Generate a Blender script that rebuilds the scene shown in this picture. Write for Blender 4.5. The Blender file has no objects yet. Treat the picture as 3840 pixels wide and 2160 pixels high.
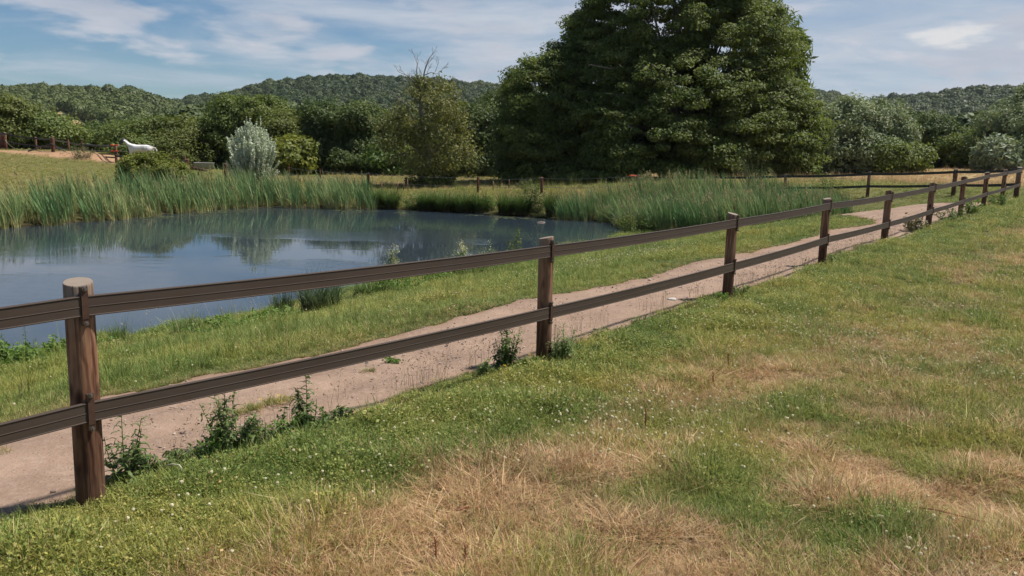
import bpy, bmesh, math, random
import numpy as np
from mathutils import Vector, Matrix, noise as mnoise
R = math.radians
rng = np.random.default_rng(11)
random.seed(5)
S = bpy.context.scene

# ------------------------------------------------------------------ camera
FPX, CX, CY = 3169.0, 1920.0, 1080.0          # focal length and centre in photo pixels (3840 wide)
PITCH, ROLL, CAMZ = R(10.109), R(1.006), 1.88
cam_d = bpy.data.cameras.new("camera"); cam = bpy.data.objects.new("camera", cam_d)
S.collection.objects.link(cam); S.camera = cam
cam_d.sensor_width = 36.0; cam_d.lens = 36.0 * FPX / 3840.0
cam_d.clip_start = 0.05; cam_d.clip_end = 6000
cam.matrix_world = (Matrix.Translation((0, 0, CAMZ)) @ Matrix.Rotation(R(90) - PITCH, 4, 'X') @ Matrix.Rotation(ROLL, 4, 'Z'))

# ------------------------------------------------------------------ world and sun
SUN_EL, SUN_AZ = R(60), R(73)                 # azimuth clockwise from +Y
SKY_STRENGTH = 0.058
sun_dir = Vector((math.sin(SUN_AZ) * math.cos(SUN_EL), math.cos(SUN_AZ) * math.cos(SUN_EL), math.sin(SUN_EL)))
sun_d = bpy.data.lights.new("sun", 'SUN'); sun = bpy.data.objects.new("sun", sun_d); S.collection.objects.link(sun)
sun_d.energy = 4.6; sun_d.angle = R(3.0); sun_d.color = (1.0, 0.955, 0.88)
sun.rotation_euler = sun_dir.to_track_quat('Z', 'Y').to_euler()
S.view_settings.view_transform = 'Standard'; S.view_settings.look = 'None'
S.view_settings.exposure = 0.40; S.view_settings.gamma = 1.0
S.render.engine = 'CYCLES'
S.cycles.use_denoising = True
S.cycles.max_bounces = 4; S.cycles.transparent_max_bounces = 4
S.cycles.use_adaptive_sampling = True; S.cycles.adaptive_threshold = 0.02
S.cycles.diffuse_bounces = 2; S.cycles.glossy_bounces = 2; S.cycles.transmission_bounces = 2
S.cycles.sample_clamp_indirect = 4.0

class NT:
    """tiny helper to write node trees"""
    def __init__(s, tree): s.t = tree; tree.nodes.clear()
    def n(s, typ, **kw):
        nd = s.t.nodes.new(typ)
        for k, v in kw.items():
            if k.startswith('i_'):
                key = k[2:]
                key = int(key) if key.isdigit() else key.replace('_', ' ')
                s.put(nd.inputs[key], v)
            else: setattr(nd, k, v)
        return nd
    def put(s, sock, v):
        if hasattr(v, 'is_output') or isinstance(v, bpy.types.NodeSocket): s.t.links.new(v, sock)
        elif isinstance(v, bpy.types.Node): s.t.links.new(v.outputs[0], sock)
        else: sock.default_value = v
    def math(s, op, a, b=None, c=None, clamp=False):
        nd = s.t.nodes.new('ShaderNodeMath'); nd.operation = op; nd.use_clamp = clamp
        for i, v in enumerate((a, b, c)):
            if v is not None: s.put(nd.inputs[i], v)
        return nd.outputs[0]
    def mix(s, f, a, b, mode='MIX'):
        nd = s.t.nodes.new('ShaderNodeMix'); nd.data_type = 'RGBA'; nd.blend_type = mode; nd.clamp_factor = True
        s.put(nd.inputs[0], f); s.put(nd.inputs[6], a); s.put(nd.inputs[7], b)
        return nd.outputs[2]
    def noise(s, vec, scale, detail=4, rough=0.55, dist=0.0):
        nd = s.t.nodes.new('ShaderNodeTexNoise')
        if vec is not None: s.put(nd.inputs['Vector'], vec)
        nd.inputs['Scale'].default_value = scale; nd.inputs['Detail'].default_value = detail
        nd.inputs['Roughness'].default_value = rough; nd.inputs['Distortion'].default_value = dist
        return nd.outputs[0]
    def ramp(s, f, stops, interp='LINEAR'):
        nd = s.t.nodes.new('ShaderNodeMapRange'); nd.interpolation_type = 'SMOOTHSTEP' if interp == 'S' else 'LINEAR'
        s.put(nd.inputs[0], f); nd.inputs[1].default_value = stops[0]; nd.inputs[2].default_value = stops[1]
        nd.inputs[3].default_value = stops[2] if len(stops) > 2 else 0.0; nd.inputs[4].default_value = stops[3] if len(stops) > 3 else 1.0
        return nd.outputs[0]
    def mapping(s, vec, scale=(1, 1, 1), loc=(0, 0, 0), rot=(0, 0, 0)):
        nd = s.t.nodes.new('ShaderNodeMapping'); s.put(nd.inputs[0], vec)
        nd.inputs['Scale'].default_value = scale; nd.inputs['Location'].default_value = loc; nd.inputs['Rotation'].default_value = rot
        return nd.outputs[0]

def rgb(c): return (c[0], c[1], c[2], 1.0)

W = bpy.data.worlds.new("World"); S.world = W; W.use_nodes = True
w = NT(W.node_tree)
sky = w.n('ShaderNodeTexSky', sky_type='NISHITA', sun_disc=False, sun_elevation=SUN_EL, sun_rotation=SUN_AZ,
          altitude=200, air_density=0.9, dust_density=0.35, ozone_density=2.2)
tc = w.n('ShaderNodeTexCoord').outputs['Generated']
sep = w.n('ShaderNodeSeparateXYZ', i_0=tc)
zc = w.math('MAXIMUM', sep.outputs[2], 0.0)
den = w.math('ADD', zc, 0.10)
u = w.math('DIVIDE', sep.outputs[0], den); v = w.math('DIVIDE', sep.outputs[1], den)
uv = w.n('ShaderNodeCombineXYZ', i_0=u, i_1=v, i_2=0.0).outputs[0]
az = w.math('ARCTAN2', sep.outputs[0], sep.outputs[1])
# thin high cloud, thicker towards the right
nwarp = w.noise(uv, 0.55, 4, 0.55, 0.6)
n1 = w.noise(w.mapping(uv, (0.55, 0.66, 1), (3.1, 1.7, 0), (0, 0, R(24))), 1.0, 7, 0.56, 0.9)
cover = w.ramp(az, (-0.42, -0.02, -0.035, 0.20))
m1 = w.ramp(w.math('ADD', n1, cover), (0.40, 0.72), 'S')
fib = w.noise(w.mapping(uv, (0.7, 1.1, 1), (7.3, 0.2, 0), (0, 0, R(-18))), 1.6, 7, 0.62, 0.5)
m1 = w.math('MULTIPLY', m1, w.ramp(fib, (0.2, 0.65, 0.6, 1.0)))
m1 = w.math('MULTIPLY', m1, w.ramp(sep.outputs[2], (0.20, 0.42, 1.0, 0.25)))
# small low cumulus drawn out along the horizon
azel = w.n('ShaderNodeCombineXYZ', i_0=az, i_1=w.math('MULTIPLY', sep.outputs[2], 3.6), i_2=0.0).outputs[0]
n2 = w.noise(w.mapping(azel, (1, 1, 1), (1.35, 0.4, 0)), 6.2, 7, 0.54, 0.25)
band = w.math('MULTIPLY', w.ramp(sep.outputs[2], (0.02, 0.06)), w.ramp(sep.outputs[2], (0.21, 0.12)))
m2 = w.math('MULTIPLY', w.ramp(n2, (0.47, 0.62), 'S'), band)
# one bright small cumulus to the right
def puff(a0, z0, ra, rz):
    da = w.math('DIVIDE', w.math('SUBTRACT', az, a0), ra); dz = w.math('DIVIDE', w.math('SUBTRACT', sep.outputs[2], z0), rz)
    d = w.math('SQRT', w.math('ADD', w.math('MULTIPLY', da, da), w.math('MULTIPLY', dz, dz)))
    nn = w.noise(w.mapping(azel, (1, 1, 1), (2.0, 5.0, 0)), 24, 6, 0.6)
    d = w.math('ADD', d, w.math('MULTIPLY', w.math('SUBTRACT', nn, 0.5), 2.4))
    return w.ramp(d, (1.35, 0.35), 'S')
m3 = w.math('MAXIMUM', puff(0.462, 0.109, 0.036, 0.011), w.math('MULTIPLY', puff(0.532, 0.097, 0.014, 0.006), 0.35))
shade = w.noise(w.mapping(azel, (1, 1, 1), (1.35, 0.31, 0)), 6.2, 5, 0.5, 0.25)
cshade = w.mix(w.ramp(shade, (0.42, 0.66)), rgb((8.3, 8.4, 9.1)), rgb((6.0, 6.4, 7.5)))
col = w.mix(w.math('MULTIPLY', m1, 0.92), w.mix(1.0, sky.outputs[0], rgb((0.76, 0.94, 1.08)), 'MULTIPLY'), w.mix(w.ramp(fib, (0.35, 0.65)), rgb((5.9, 6.8, 8.1)), rgb((7.3, 7.9, 8.9))))
col = w.mix(w.math('MULTIPLY', m2, 0.80), col, cshade)
col = w.mix(w.math('MULTIPLY', m3, 0.85), col, rgb((10.2, 10.1, 10.0)))
bg = w.n('ShaderNodeBackground', i_Color=col, i_Strength=SKY_STRENGTH)
w.n('ShaderNodeOutputWorld', i_Surface=bg)

# ------------------------------------------------------------------ air
def build_haze():
    m = bpy.data.materials.new('haze_air'); m.use_nodes = True; t = NT(m.node_tree)
    pv = t.n('ShaderNodeVolumePrincipled'); pv.inputs['Color'].default_value = (0.80, 0.88, 1.0, 1); pv.inputs['Density'].default_value = 0.00006; pv.inputs['Anisotropy'].default_value = 0.2
    o = t.n('ShaderNodeOutputMaterial'); t.put(o.inputs['Volume'], pv.outputs[0])
    bm = bmesh.new(); bmesh.ops.create_cube(bm, size=1.0); me = bpy.data.meshes.new('haze'); bm.to_mesh(me); bm.free(); me.materials.append(m)
    h = bpy.data.objects.new('haze', me); S.collection.objects.link(h); h.scale = (2600, 1900, 100); h.location = (0, 500, 42); h['kind'] = 'stuff'; h['label'] = 'thin summer haze over the valley'
S.cycles.volume_bounces = 0
# ------------------------------------------------------------------ helpers
K = 3840.0 / 2576.0                              # overview pixels to photo pixels
def ray(px, py):
    dx, dy = (px - CX) / FPX, (py - CY) / FPX
    c, s = math.cos(ROLL), math.sin(ROLL)
    X, Y = dx * c + dy * s, -dx * s + dy * c
    return np.array([X, math.cos(PITCH) - Y * math.sin(PITCH), -math.sin(PITCH) - Y * math.cos(PITCH)])
def at(px, py, Y):
    """world point seen at a photo pixel, Y metres ahead"""
    r = ray(px, py); return r / r[1] * Y + np.array([0, 0, CAMZ])
def ato(px, py, Y): return at(px * K, py * K, Y)
FE0 = np.array([-2.07, 3.94]); FDIR = np.array([2.34, 3.11]) / 3.892; FN = np.array([FDIR[1], -FDIR[0]])
def st2xy(s, t): return FE0[0] + FDIR[0] * s + FN[0] * t, FE0[1] + FDIR[1] * s + FN[1] * t
def xy2st(x, y):
    dx, dy = x - FE0[0], y - FE0[1]
    return dx * FDIR[0] + dy * FDIR[1], dx * FN[0] + dy * FN[1]

def tag(o, label=None, cat=None, group=None, kind=None):
    if label: o['label'] = label
    if cat: o['category'] = cat
    if group: o['group'] = group
    if kind: o['kind'] = kind
    return o
def empty(name, loc=(0, 0, 0), rz=0.0):
    o = bpy.data.objects.new(name, None); S.collection.objects.link(o); o.location = loc; o.rotation_euler = (0, 0, rz)
    o.empty_display_size = 0.2
    return o
def link(name, me, mat=None, parent=None, loc=None):
    o = bpy.data.objects.new(name, me); S.collection.objects.link(o)
    if mat is not None and not me.materials: me.materials.append(mat)
    if parent is not None: o.parent = parent
    if loc is not None: o.location = loc
    return o

def vnoise(P, scale, octaves=3, seed=0.0):
    """smooth value noise on Nx2 or Nx3 arrays, about -1..1"""
    P = np.asarray(P, float) * scale + seed * 17.31
    if P.shape[1] == 2: P = np.c_[P, np.zeros(len(P))]
    out = np.zeros(len(P)); amp = 1.0; tot = 0
    for o in range(octaves):
        I = np.floor(P).astype(np.int64); Fr = P - I; Fr = Fr * Fr * (3 - 2 * Fr)
        acc = np.zeros(len(P))
        for dx in (0, 1):
            for dy in (0, 1):
                for dz in (0, 1):
                    h = ((I[:, 0] + dx) * 374761393 + (I[:, 1] + dy) * 668265263 + (I[:, 2] + dz) * 2147483647 + o * 1013) & 0xffffffff
                    h = ((h ^ (h >> 13)) * 1274126177) & 0xffffffff
                    h = ((h ^ (h >> 16)) & 0xffff) / 32767.5 - 1
                    acc += h * (Fr[:, 0] if dx else 1 - Fr[:, 0]) * (Fr[:, 1] if dy else 1 - Fr[:, 1]) * (Fr[:, 2] if dz else 1 - Fr[:, 2])
        out += acc * amp; tot += amp; amp *= 0.5; P = P * 2.03 + 5.7
    return out / tot * 1.6
def sstep(a, b, x):
    t = np.clip((x - a) / (b - a), 0, 1); return t * t * (3 - 2 * t)

def build_mesh(name, V, F, attrs=None, smooth=False):
    """V Nx3, F MxK faces of equal size; attrs: name -> per point float array or Nx3 colour"""
    V = np.asarray(V, np.float32); F = np.asarray(F, np.int32); k = F.shape[1]
    me = bpy.data.meshes.new(name)
    me.vertices.add(len(V)); me.vertices.foreach_set('co', V.ravel())
    me.loops.add(F.size); me.loops.foreach_set('vertex_index', F.ravel())
    me.polygons.add(len(F)); me.polygons.foreach_set('loop_start', np.arange(0, F.size, k, dtype=np.int32))
    me.polygons.foreach_set('loop_total', np.full(len(F), k, np.int32))
    me.polygons.foreach_set('use_smooth', np.full(len(F), smooth, bool))
    for nm, A in (attrs or {}).items():
        A = np.asarray(A, np.float32)
        if A.ndim == 1: a = me.attributes.new(nm, 'FLOAT', 'POINT'); a.data.foreach_set('value', A)
        else: a = me.attributes.new(nm, 'FLOAT_VECTOR', 'POINT'); a.data.foreach_set('vector', A.ravel())
    me.update(calc_edges=True)
    return me

class MB:
    """collects shapes into one mesh"""
    def __init__(s): s.v = []; s.f = []
    def add(s, V, F):
        o = len(s.v); s.v += [tuple(map(float, p)) for p in V]; s.f += [tuple(i + o for i in f) for f in F]; return s
    def box(s, c, size, rot=None):
        hx, hy, hz = [q / 2 for q in size]
        P = [Vector((x * hx, y * hy, z * hz)) for x in (-1, 1) for y in (-1, 1) for z in (-1, 1)]
        if rot is not None: P = [rot @ p for p in P]
        return s.add([p + Vector(c) for p in P], [(0, 1, 3, 2), (4, 6, 7, 5), (0, 4, 5, 1), (2, 3, 7, 6), (0, 2, 6, 4), (1, 5, 7, 3)])
    def tube(s, pts, rad, n=8, cap=True):
        pts = [Vector(p) for p in pts]
        if not hasattr(rad, '__len__'): rad = [rad] * len(pts)
        rings = []; up = Vector((0.13, 0.31, 0.94))
        for i, p in enumerate(pts):
            d = (pts[min(i + 1, len(pts) - 1)] - pts[max(i - 1, 0)]).normalized()
            a = d.cross(up)
            if a.length < 1e-3: a = d.cross(Vector((1, 0, 0)))
            a.normalize(); b = d.cross(a)
            rings.append([p + (a * math.cos(2 * math.pi * k / n) + b * math.sin(2 * math.pi * k / n)) * rad[i] for k in range(n)])
        V = [q for r_ in rings for q in r_]
        F = [(i * n + k, i * n + (k + 1) % n, (i + 1) * n + (k + 1) % n, (i + 1) * n + k) for i in range(len(pts) - 1) for k in range(n)]
        if cap: F += [tuple(range(n))[::-1], tuple((len(pts) - 1) * n + k for k in range(n))]
        return s.add(V, F)
    def build(s, name, mat=None, parent=None, smooth=False, loc=None):
        me = bpy.data.meshes.new(name); me.from_pydata(s.v, [], s.f); me.update()
        if smooth:
            me.polygons.foreach_set('use_smooth', [True] * len(me.polygons))
        return link(name, me, mat, parent, loc)

# ------------------------------------------------------------------ materials
def new_mat(name):
    m = bpy.data.materials.new(name); m.use_nodes = True; return m, NT(m.node_tree)
def finish(t, bsdf, disp=None):
    o = t.n('ShaderNodeOutputMaterial'); t.put(o.inputs[0], bsdf)
def leaf_mat(name, c1, c2, c3=None, attr='v', instancer=None, trans=0.32, rough=0.55, spec=0.25, transmul=1.25):
    """leaf: colour from c1 to c2 over the attribute; instancer attribute shifts towards c3"""
    m, t = new_mat(name)
    a = t.n('ShaderNodeAttribute', attribute_name=attr)
    col = t.mix(a.outputs['Fac'], rgb(c1), rgb(c2))
    if instancer:
        b = t.n('ShaderNodeAttribute', attribute_name=instancer, attribute_type='INSTANCER')
        col = t.mix(b.outputs['Fac'], col, t.mix(a.outputs['Fac'], rgb(c3[0]), rgb(c3[1])))
    p = t.n('ShaderNodeBsdfPrincipled', i_Base_Color=col, i_Roughness=rough)
    p.inputs['Specular IOR Level'].default_value = spec
    tr = t.n('ShaderNodeBsdfTranslucent', i_Color=t.mix(1.0, col, rgb((transmul, transmul * 1.05, transmul * 0.55)), 'MULTIPLY'))
    mx = t.n('ShaderNodeMixShader', i_0=trans, i_1=p.outputs[0], i_2=tr.outputs[0])
    finish(t, mx.outputs[0]); return m
def plain_mat(name, c, rough=0.7, var=0.25, scale=6.0, spec=0.3, bump=0.0, c2=None, metal=0.0, stretch=(1, 1, 1)):
    m, t = new_mat(name)
    g = t.mapping(t.n('ShaderNodeTexCoord').outputs['Object'], stretch)
    n = t.noise(g, scale, 5, 0.6)
    c2 = c2 or tuple(q * (1 - var) for q in c)
    col = t.mix(t.ramp(n, (0.3, 0.7)), rgb(c), rgb(c2))
    p = t.n('ShaderNodeBsdfPrincipled', i_Base_Color=col, i_Roughness=rough)
    p.inputs['Specular IOR Level'].default_value = spec; p.inputs['Metallic'].default_value = metal
    if bump:
        b = t.n('ShaderNodeBump', i_Height=n); b.inputs['Strength'].default_value = bump; b.inputs['Distance'].default_value = 0.02
        t.put(p.inputs['Normal'], b.outputs[0])
    finish(t, p.outputs[0]); return m

def bark_mat(name, c1, c2):
    return plain_mat(name, c1, 0.85, c2=c2, scale=5, bump=0.6, stretch=(2.5, 2.5, 0.6), spec=0.15)
M = {}
M['bark'] = bark_mat('bark', (0.24, 0.21, 0.175), (0.09, 0.078, 0.065))
M['dead_bark'] = bark_mat('dead_bark', (0.30, 0.26, 0.21), (0.13, 0.11, 0.09))
M['stem'] = plain_mat('stem', (0.10, 0.12, 0.04), var=0.5)
M['black_rail'] = plain_mat('black_rail', (0.05, 0.043, 0.038), 0.5, 0.3, 4, 0.4)
M['orange'] = plain_mat('orange_plastic', (0.75, 0.09, 0.03), 0.4, 0.2, 8)
M['wire'] = plain_mat('wire', (0.30, 0.30, 0.30), 0.45, 0.3, 3, metal=0.4)
M['steel'] = plain_mat('bolt_steel', (0.30, 0.27, 0.23), 0.4, 0.5, 60, metal=0.8)

def wood_mat(name, cA, cB, cDark):
    m, t = new_mat(name)
    g = t.n('ShaderNodeTexCoord').outputs['Object']
    oi = t.n('ShaderNodeObjectInfo')
    off = t.n('ShaderNodeVectorMath', operation='ADD', i_0=g, i_1=t.n('ShaderNodeCombineXYZ', i_2=t.math('MULTIPLY', oi.outputs['Random'], 23.0)).outputs[0]).outputs[0]
    warp = t.noise(t.mapping(off, (6, 6, 1.6)), 1.0, 3, 0.5)
    gr = t.noise(t.mapping(off, (26, 26, 1.7)), 1.0, 5, 0.62, 1.6)
    rings = t.n('ShaderNodeTexWave', wave_type='BANDS', bands_direction='X')
    t.put(rings.inputs[0], t.mapping(off, (6.5, 6.5, 2.3))); rings.inputs['Scale'].default_value = 1.5
    rings.inputs['Distortion'].default_value = 13.0; rings.inputs['Detail'].default_value = 3.0; rings.inputs['Detail Scale'].default_value = 0.7
    f = t.math('MULTIPLY', t.math('ADD', t.math('MULTIPLY', rings.outputs['Fac'], 0.45), gr), 0.69)
    col = t.mix(t.ramp(f, (0.30, 0.66)), rgb(cDark), rgb(cA))
    col = t.mix(t.ramp(warp, (0.42, 0.7)), col, t.mix(t.ramp(gr, (0.3, 0.7)), rgb(tuple(q * 0.6 for q in cB)), rgb(cB)))
    # knots
    vor = t.n('ShaderNodeTexVoronoi'); t.put(vor.inputs['Vector'], t.mapping(off, (7, 7, 3.2))); vor.inputs['Scale'].default_value = 1.0
    col = t.mix(t.ramp(vor.outputs['Distance'], (0.22, 0.12)), col, rgb(tuple(q * 0.35 for q in cDark)))
    # dampness rising from the ground, weathered grey top
    z = t.n('ShaderNodeSeparateXYZ', i_0=g).outputs[2]
    st = t.math('ADD', z, t.math('MULTIPLY', t.math('SUBTRACT', warp, 0.5), 0.7))
    col = t.mix(t.ramp(st, (0.62, 0.18, 0.0, 0.62)), col, rgb(tuple(q * 0.42 for q in cDark)))
    col = t.mix(t.ramp(st, (0.88, 1.10, 0.0, 0.75)), col, rgb((0.27, 0.225, 0.18)))
    # thin drying cracks
    crk = t.noise(t.mapping(off, (38, 38, 0.55), (4, 2, 1)), 1.0, 2, 0.4, 0.4)
    crack = t.ramp(t.math('ABSOLUTE', t.math('SUBTRACT', crk, 0.5)), (0.022, 0.0))
    col = t.mix(t.math('MULTIPLY', crack, 0.55), col, rgb((0.015, 0.01, 0.008)))
    p = t.n('ShaderNodeBsdfPrincipled', i_Base_Color=col, i_Roughness=0.72); p.inputs['Specular IOR Level'].default_value = 0.25
    b = t.n('ShaderNodeBump', i_Height=t.math('SUBTRACT', f, crack)); b.inputs['Strength'].default_value = 0.5; b.inputs['Distance'].default_value = 0.006
    t.put(p.inputs['Normal'], b.outputs[0]); finish(t, p.outputs[0]); return m
M['post_wood'] = wood_mat('post_wood', (0.30, 0.155, 0.085), (0.36, 0.22, 0.14), (0.085, 0.030, 0.018))
M['red_wood'] = wood_mat('red_wood', (0.20, 0.075, 0.045), (0.22, 0.12, 0.08), (0.10, 0.035, 0.024))
def endgrain():
    m, t = new_mat('end_grain'); g = t.n('ShaderNodeTexCoord').outputs['Object']
    wv = t.n('ShaderNodeTexWave', wave_type='RINGS', rings_direction='Z'); t.put(wv.inputs[0], g); wv.inputs['Scale'].default_value = 45; wv.inputs['Distortion'].default_value = 1.5
    n = t.noise(g, 30, 4, 0.6)
    col = t.mix(t.math('MULTIPLY', wv.outputs['Fac'], n), rgb((0.27, 0.215, 0.165)), rgb((0.13, 0.095, 0.07)))
    p = t.n('ShaderNodeBsdfPrincipled', i_Base_Color=col, i_Roughness=0.8); finish(t, p.outputs[0]); return m
M['end_grain'] = endgrain()
def rail_mat():
    m, t = new_mat('rail_plastic'); g = t.n('ShaderNodeTexCoord').outputs['Object']
    n = t.noise(t.mapping(g, (1.2, 25, 25)), 1.0, 5, 0.6); n2 = t.noise(g, 2.2, 5, 0.7)
    col = t.mix(t.ramp(n, (0.3, 0.7)), rgb((0.082, 0.058, 0.044)), rgb((0.062, 0.044, 0.034)))
    col = t.mix(t.ramp(n2, (0.48, 0.75, 0, 0.45)), col, rgb((0.075, 0.066, 0.052)))
    p = t.n('ShaderNodeBsdfPrincipled', i_Base_Color=col, i_Roughness=t.ramp(n2, (0.3, 0.8, 0.45, 0.65))); p.inputs['Specular IOR Level'].default_value = 0.22
    b = t.n('ShaderNodeBump', i_Height=n2); b.inputs['Strength'].default_value = 0.06; b.inputs['Distance'].default_value = 0.01
    t.put(p.inputs['Normal'], b.outputs[0]); finish(t, p.outputs[0]); return m
M['rail'] = rail_mat()
M['strap'] = plain_mat('strap', (0.095, 0.052, 0.036), 0.4, 0.4, 20)

# ------------------------------------------------------------------ terrain
ZW = -2.0                                        # pond level
NEAR_S = [(-30, -11.0), (-16, -11.8), (-6, -11.9), (0, -11.7), (4.1, -11.58), (4.7, -11.45), (5.7, -11.6), (6.3, -11.15), (7.5, -11.35), (8.6, -11.15), (9.6, -11.4), (10.8, -11.8), (13, -12.2), (14.3, -12.65), (17.3, -12.5), (19.5, -12.75), (20.6, -12.3), (23, -12.75), (25.3, -12.9), (27.9, -13.1)]
POND = [st2xy(*q) for q in NEAR_S] + [(5.32, 36.4), (5.1, 39.9), (3.61, 40.6), (1.73, 41.25), (-0.83, 42.9), (-4.0, 44.6), (-7.67, 45.1), (-12.6, 45.3), (-15.0, 43.6), (-16.7, 39.8), (-18.0, 36.7), (-19.2, 34.8), (-20.2, 33.0), (-24, 27), (-31, 20), (-38, 6), (-38, -20)]
POND = np.array(POND)
def pond_sd(x, y):
    """signed distance to the shore, positive on land"""
    P = np.c_[x, y]; A = POND; B = np.roll(POND, -1, 0)
    dmin = np.full(len(P), 1e9); inside = np.zeros(len(P), bool)
    for a, b in zip(A, B):
        ab = b - a; t = np.clip(((P - a) @ ab) / (ab @ ab), 0, 1)
        d = np.hypot(*(P - a - t[:, None] * ab).T); dmin = np.minimum(dmin, d)
        c = ((a[1] > P[:, 1]) != (b[1] > P[:, 1]))
        with np.errstate(divide='ignore', invalid='ignore'):
            xi = (b[0] - a[0]) * (P[:, 1] - a[1]) / (b[1] - a[1] + 1e-12) + a[0]
        inside ^= c & (P[:, 0] < xi)
    return np.where(inside, -dmin, dmin)

# far fences: ground positions (photo pixel of base, distance ahead)
CF = [(3575, 741, 34.3), (3255, 735, 36.6), (2947, 728, 39.2), (2685, 722, 42.0), (2426, 722, 45.0)]
DF = [(2394, 724, 45.6), (2032, 729, 49.0), (1793, 724, 51.5), (1381, 707, 55.5), (1200, 672, 66.0), (1083, 660, 70.0)]
LF = [(18, 564, 62), (133, 563, 62), (197, 578, 60), (257, 570, 62), (307, 564, 63), (436, 610, 58), (560, 630, 57.5), (704, 648, 56)]
CT = []
for s in (-24, -12, -6, 0, 6, 12, 18, 24, 30, 37):
    for t in (-1.9, 0, 4, 10, 22): CT.append((*st2xy(s, t), 0.0))
for s in (-20, -12, -4, 4, 12, 20, 26):
    CT.append((*st2xy(s, -11.8), -1.9)); CT.append((*st2xy(s, -6.2), -0.92)); CT.append((*st2xy(s, -3.4), -0.30))
CT += [(5.3, 36, -1.9), (10.5, 31, -1.25), (12, 34.5, -1.35), (9, 38, -1.6), (14.6, 30.5, -0.35), (1.7, 42.5, -1.75), (-4, 46, -1.7), (-12, 47, -1.7), (-17, 44, -1.6), (-20.5, 35, -1.8)]
for L in (CF, DF, LF):
    for q in L: CT.append(tuple(at(*q)))
CT += [(-24, 40, -0.95), (-32, 38, -0.2), (-30, 50, -0.35), (-22, 52, -0.95), (-45, 50, 0.8), (-50, 66, 0.6), (-28, 68, -1.0), (-40, 75, -0.4), (-14, 70, -1.5), (0, 80, -1.55), (20, 80, -1.3),
       (32, 76, -0.75), (50, 80, 0.1), (45, 58, 0.3), (30, 52, -0.45), (22, 42, -0.25), (60, 60, 1.0), (-60, 30, 1.0), (-60, 110, 0), (0, 130, -1.5), (60, 130, 0.0), (60, 0, 0), (40, 20, 0), (0, -30, 0), (-60, -10, 0.5)]
CT = np.array(CT); CN = len(CT)
def _tps(r2): return np.where(r2 > 1e-9, r2 * np.log(r2 + 1e-12), 0.0)
_A = _tps(((CT[:, None, :2] - CT[None, :, :2]) ** 2).sum(-1)) + np.eye(CN) * 6.0
_P = np.c_[np.ones(CN), CT[:, :2]]
_SYS = np.block([[_A, _P], [_P.T, np.zeros((3, 3))]])
_SOL = np.linalg.solve(_SYS, np.r_[CT[:, 2], 0, 0, 0])
def land(x, y):
    xc, yc = np.clip(x, -60, 62), np.clip(y, -30, 130)
    out = np.empty(len(x))
    for i in range(0, len(x), 20000):
        sl = slice(i, i + 20000)
        U = _tps((xc[sl, None] - CT[None, :, 0]) ** 2 + (yc[sl, None] - CT[None, :, 1]) ** 2)
        out[sl] = U @ _SOL[:CN] + _SOL[CN] + _SOL[CN + 1] * xc[sl] + _SOL[CN + 2] * yc[sl]
    return out
def path_mask(s, t):
    """>0 on the dirt path (metres inside its edge)"""
    P = np.c_[s, t]
    wob = vnoise(P, 0.55, 3, 1) * 0.15 + vnoise(P, 3.2, 2, 2) * 0.085
    near = np.interp(s, [-12, 0, 2, 4, 7, 9, 12, 20, 24, 29, 34], [-0.40, -0.36, -0.33, -0.26, -0.30, -0.10, -0.06, -0.1, -0.12, -0.3, -0.6])
    far = np.interp(s, [-12, 0, 1.8, 3.3, 5, 8, 11.6, 16, 20, 21.5, 23.9, 25, 26.5, 27.5, 34], [-1.85, -1.86, -1.98, -1.86, -1.74, -1.68, -1.55, -1.38, -1.42, -1.65, -2.9, -3.8, -7.0, -9, -9])
    endcut = np.interp(t, [-9, -6, -3, -1, 0], [27.2, 28.6, 29.2, 29.0, 31.5])
    return np.minimum(np.minimum(near + np.interp(s, [0, 4, 9], [0.34, 0.27, 0.17]) - t, t - far + 0.07), (endcut - s) * 0.6) + wob
def ground_z(x, y):
    x = np.asarray(x, float); y = np.asarray(y, float)
    z = land(x, y); d = pond_sd(x, y)
    P = np.c_[x, y]
    z = z + vnoise(P, 0.35, 3, 3) * 0.035
    s, t = xy2st(x, y)
    rid = np.exp(-((x + 29.5) / 3.2) ** 2 - ((y - 60.3) / 1.3) ** 2) * 0.35      # earth mound
    z = z + rid
    shore = ZW + 0.03 + np.clip(d, 0, 3) * 0.30
    out = np.maximum(z, np.minimum(shore, ZW + 0.25))
    wedge = np.clip(d / 2.2, 0, 1); out = np.where(d < 2.2, ZW + 0.02 + (out - ZW - 0.02) * wedge ** 0.8, out)
    out = np.where(d < 0, ZW - 0.02 - np.clip(-d, 0, 2.5) * 0.3, out)
    return out
def gz(x, y): return float(ground_z(np.array([x]), np.array([y]))[0])

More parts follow.
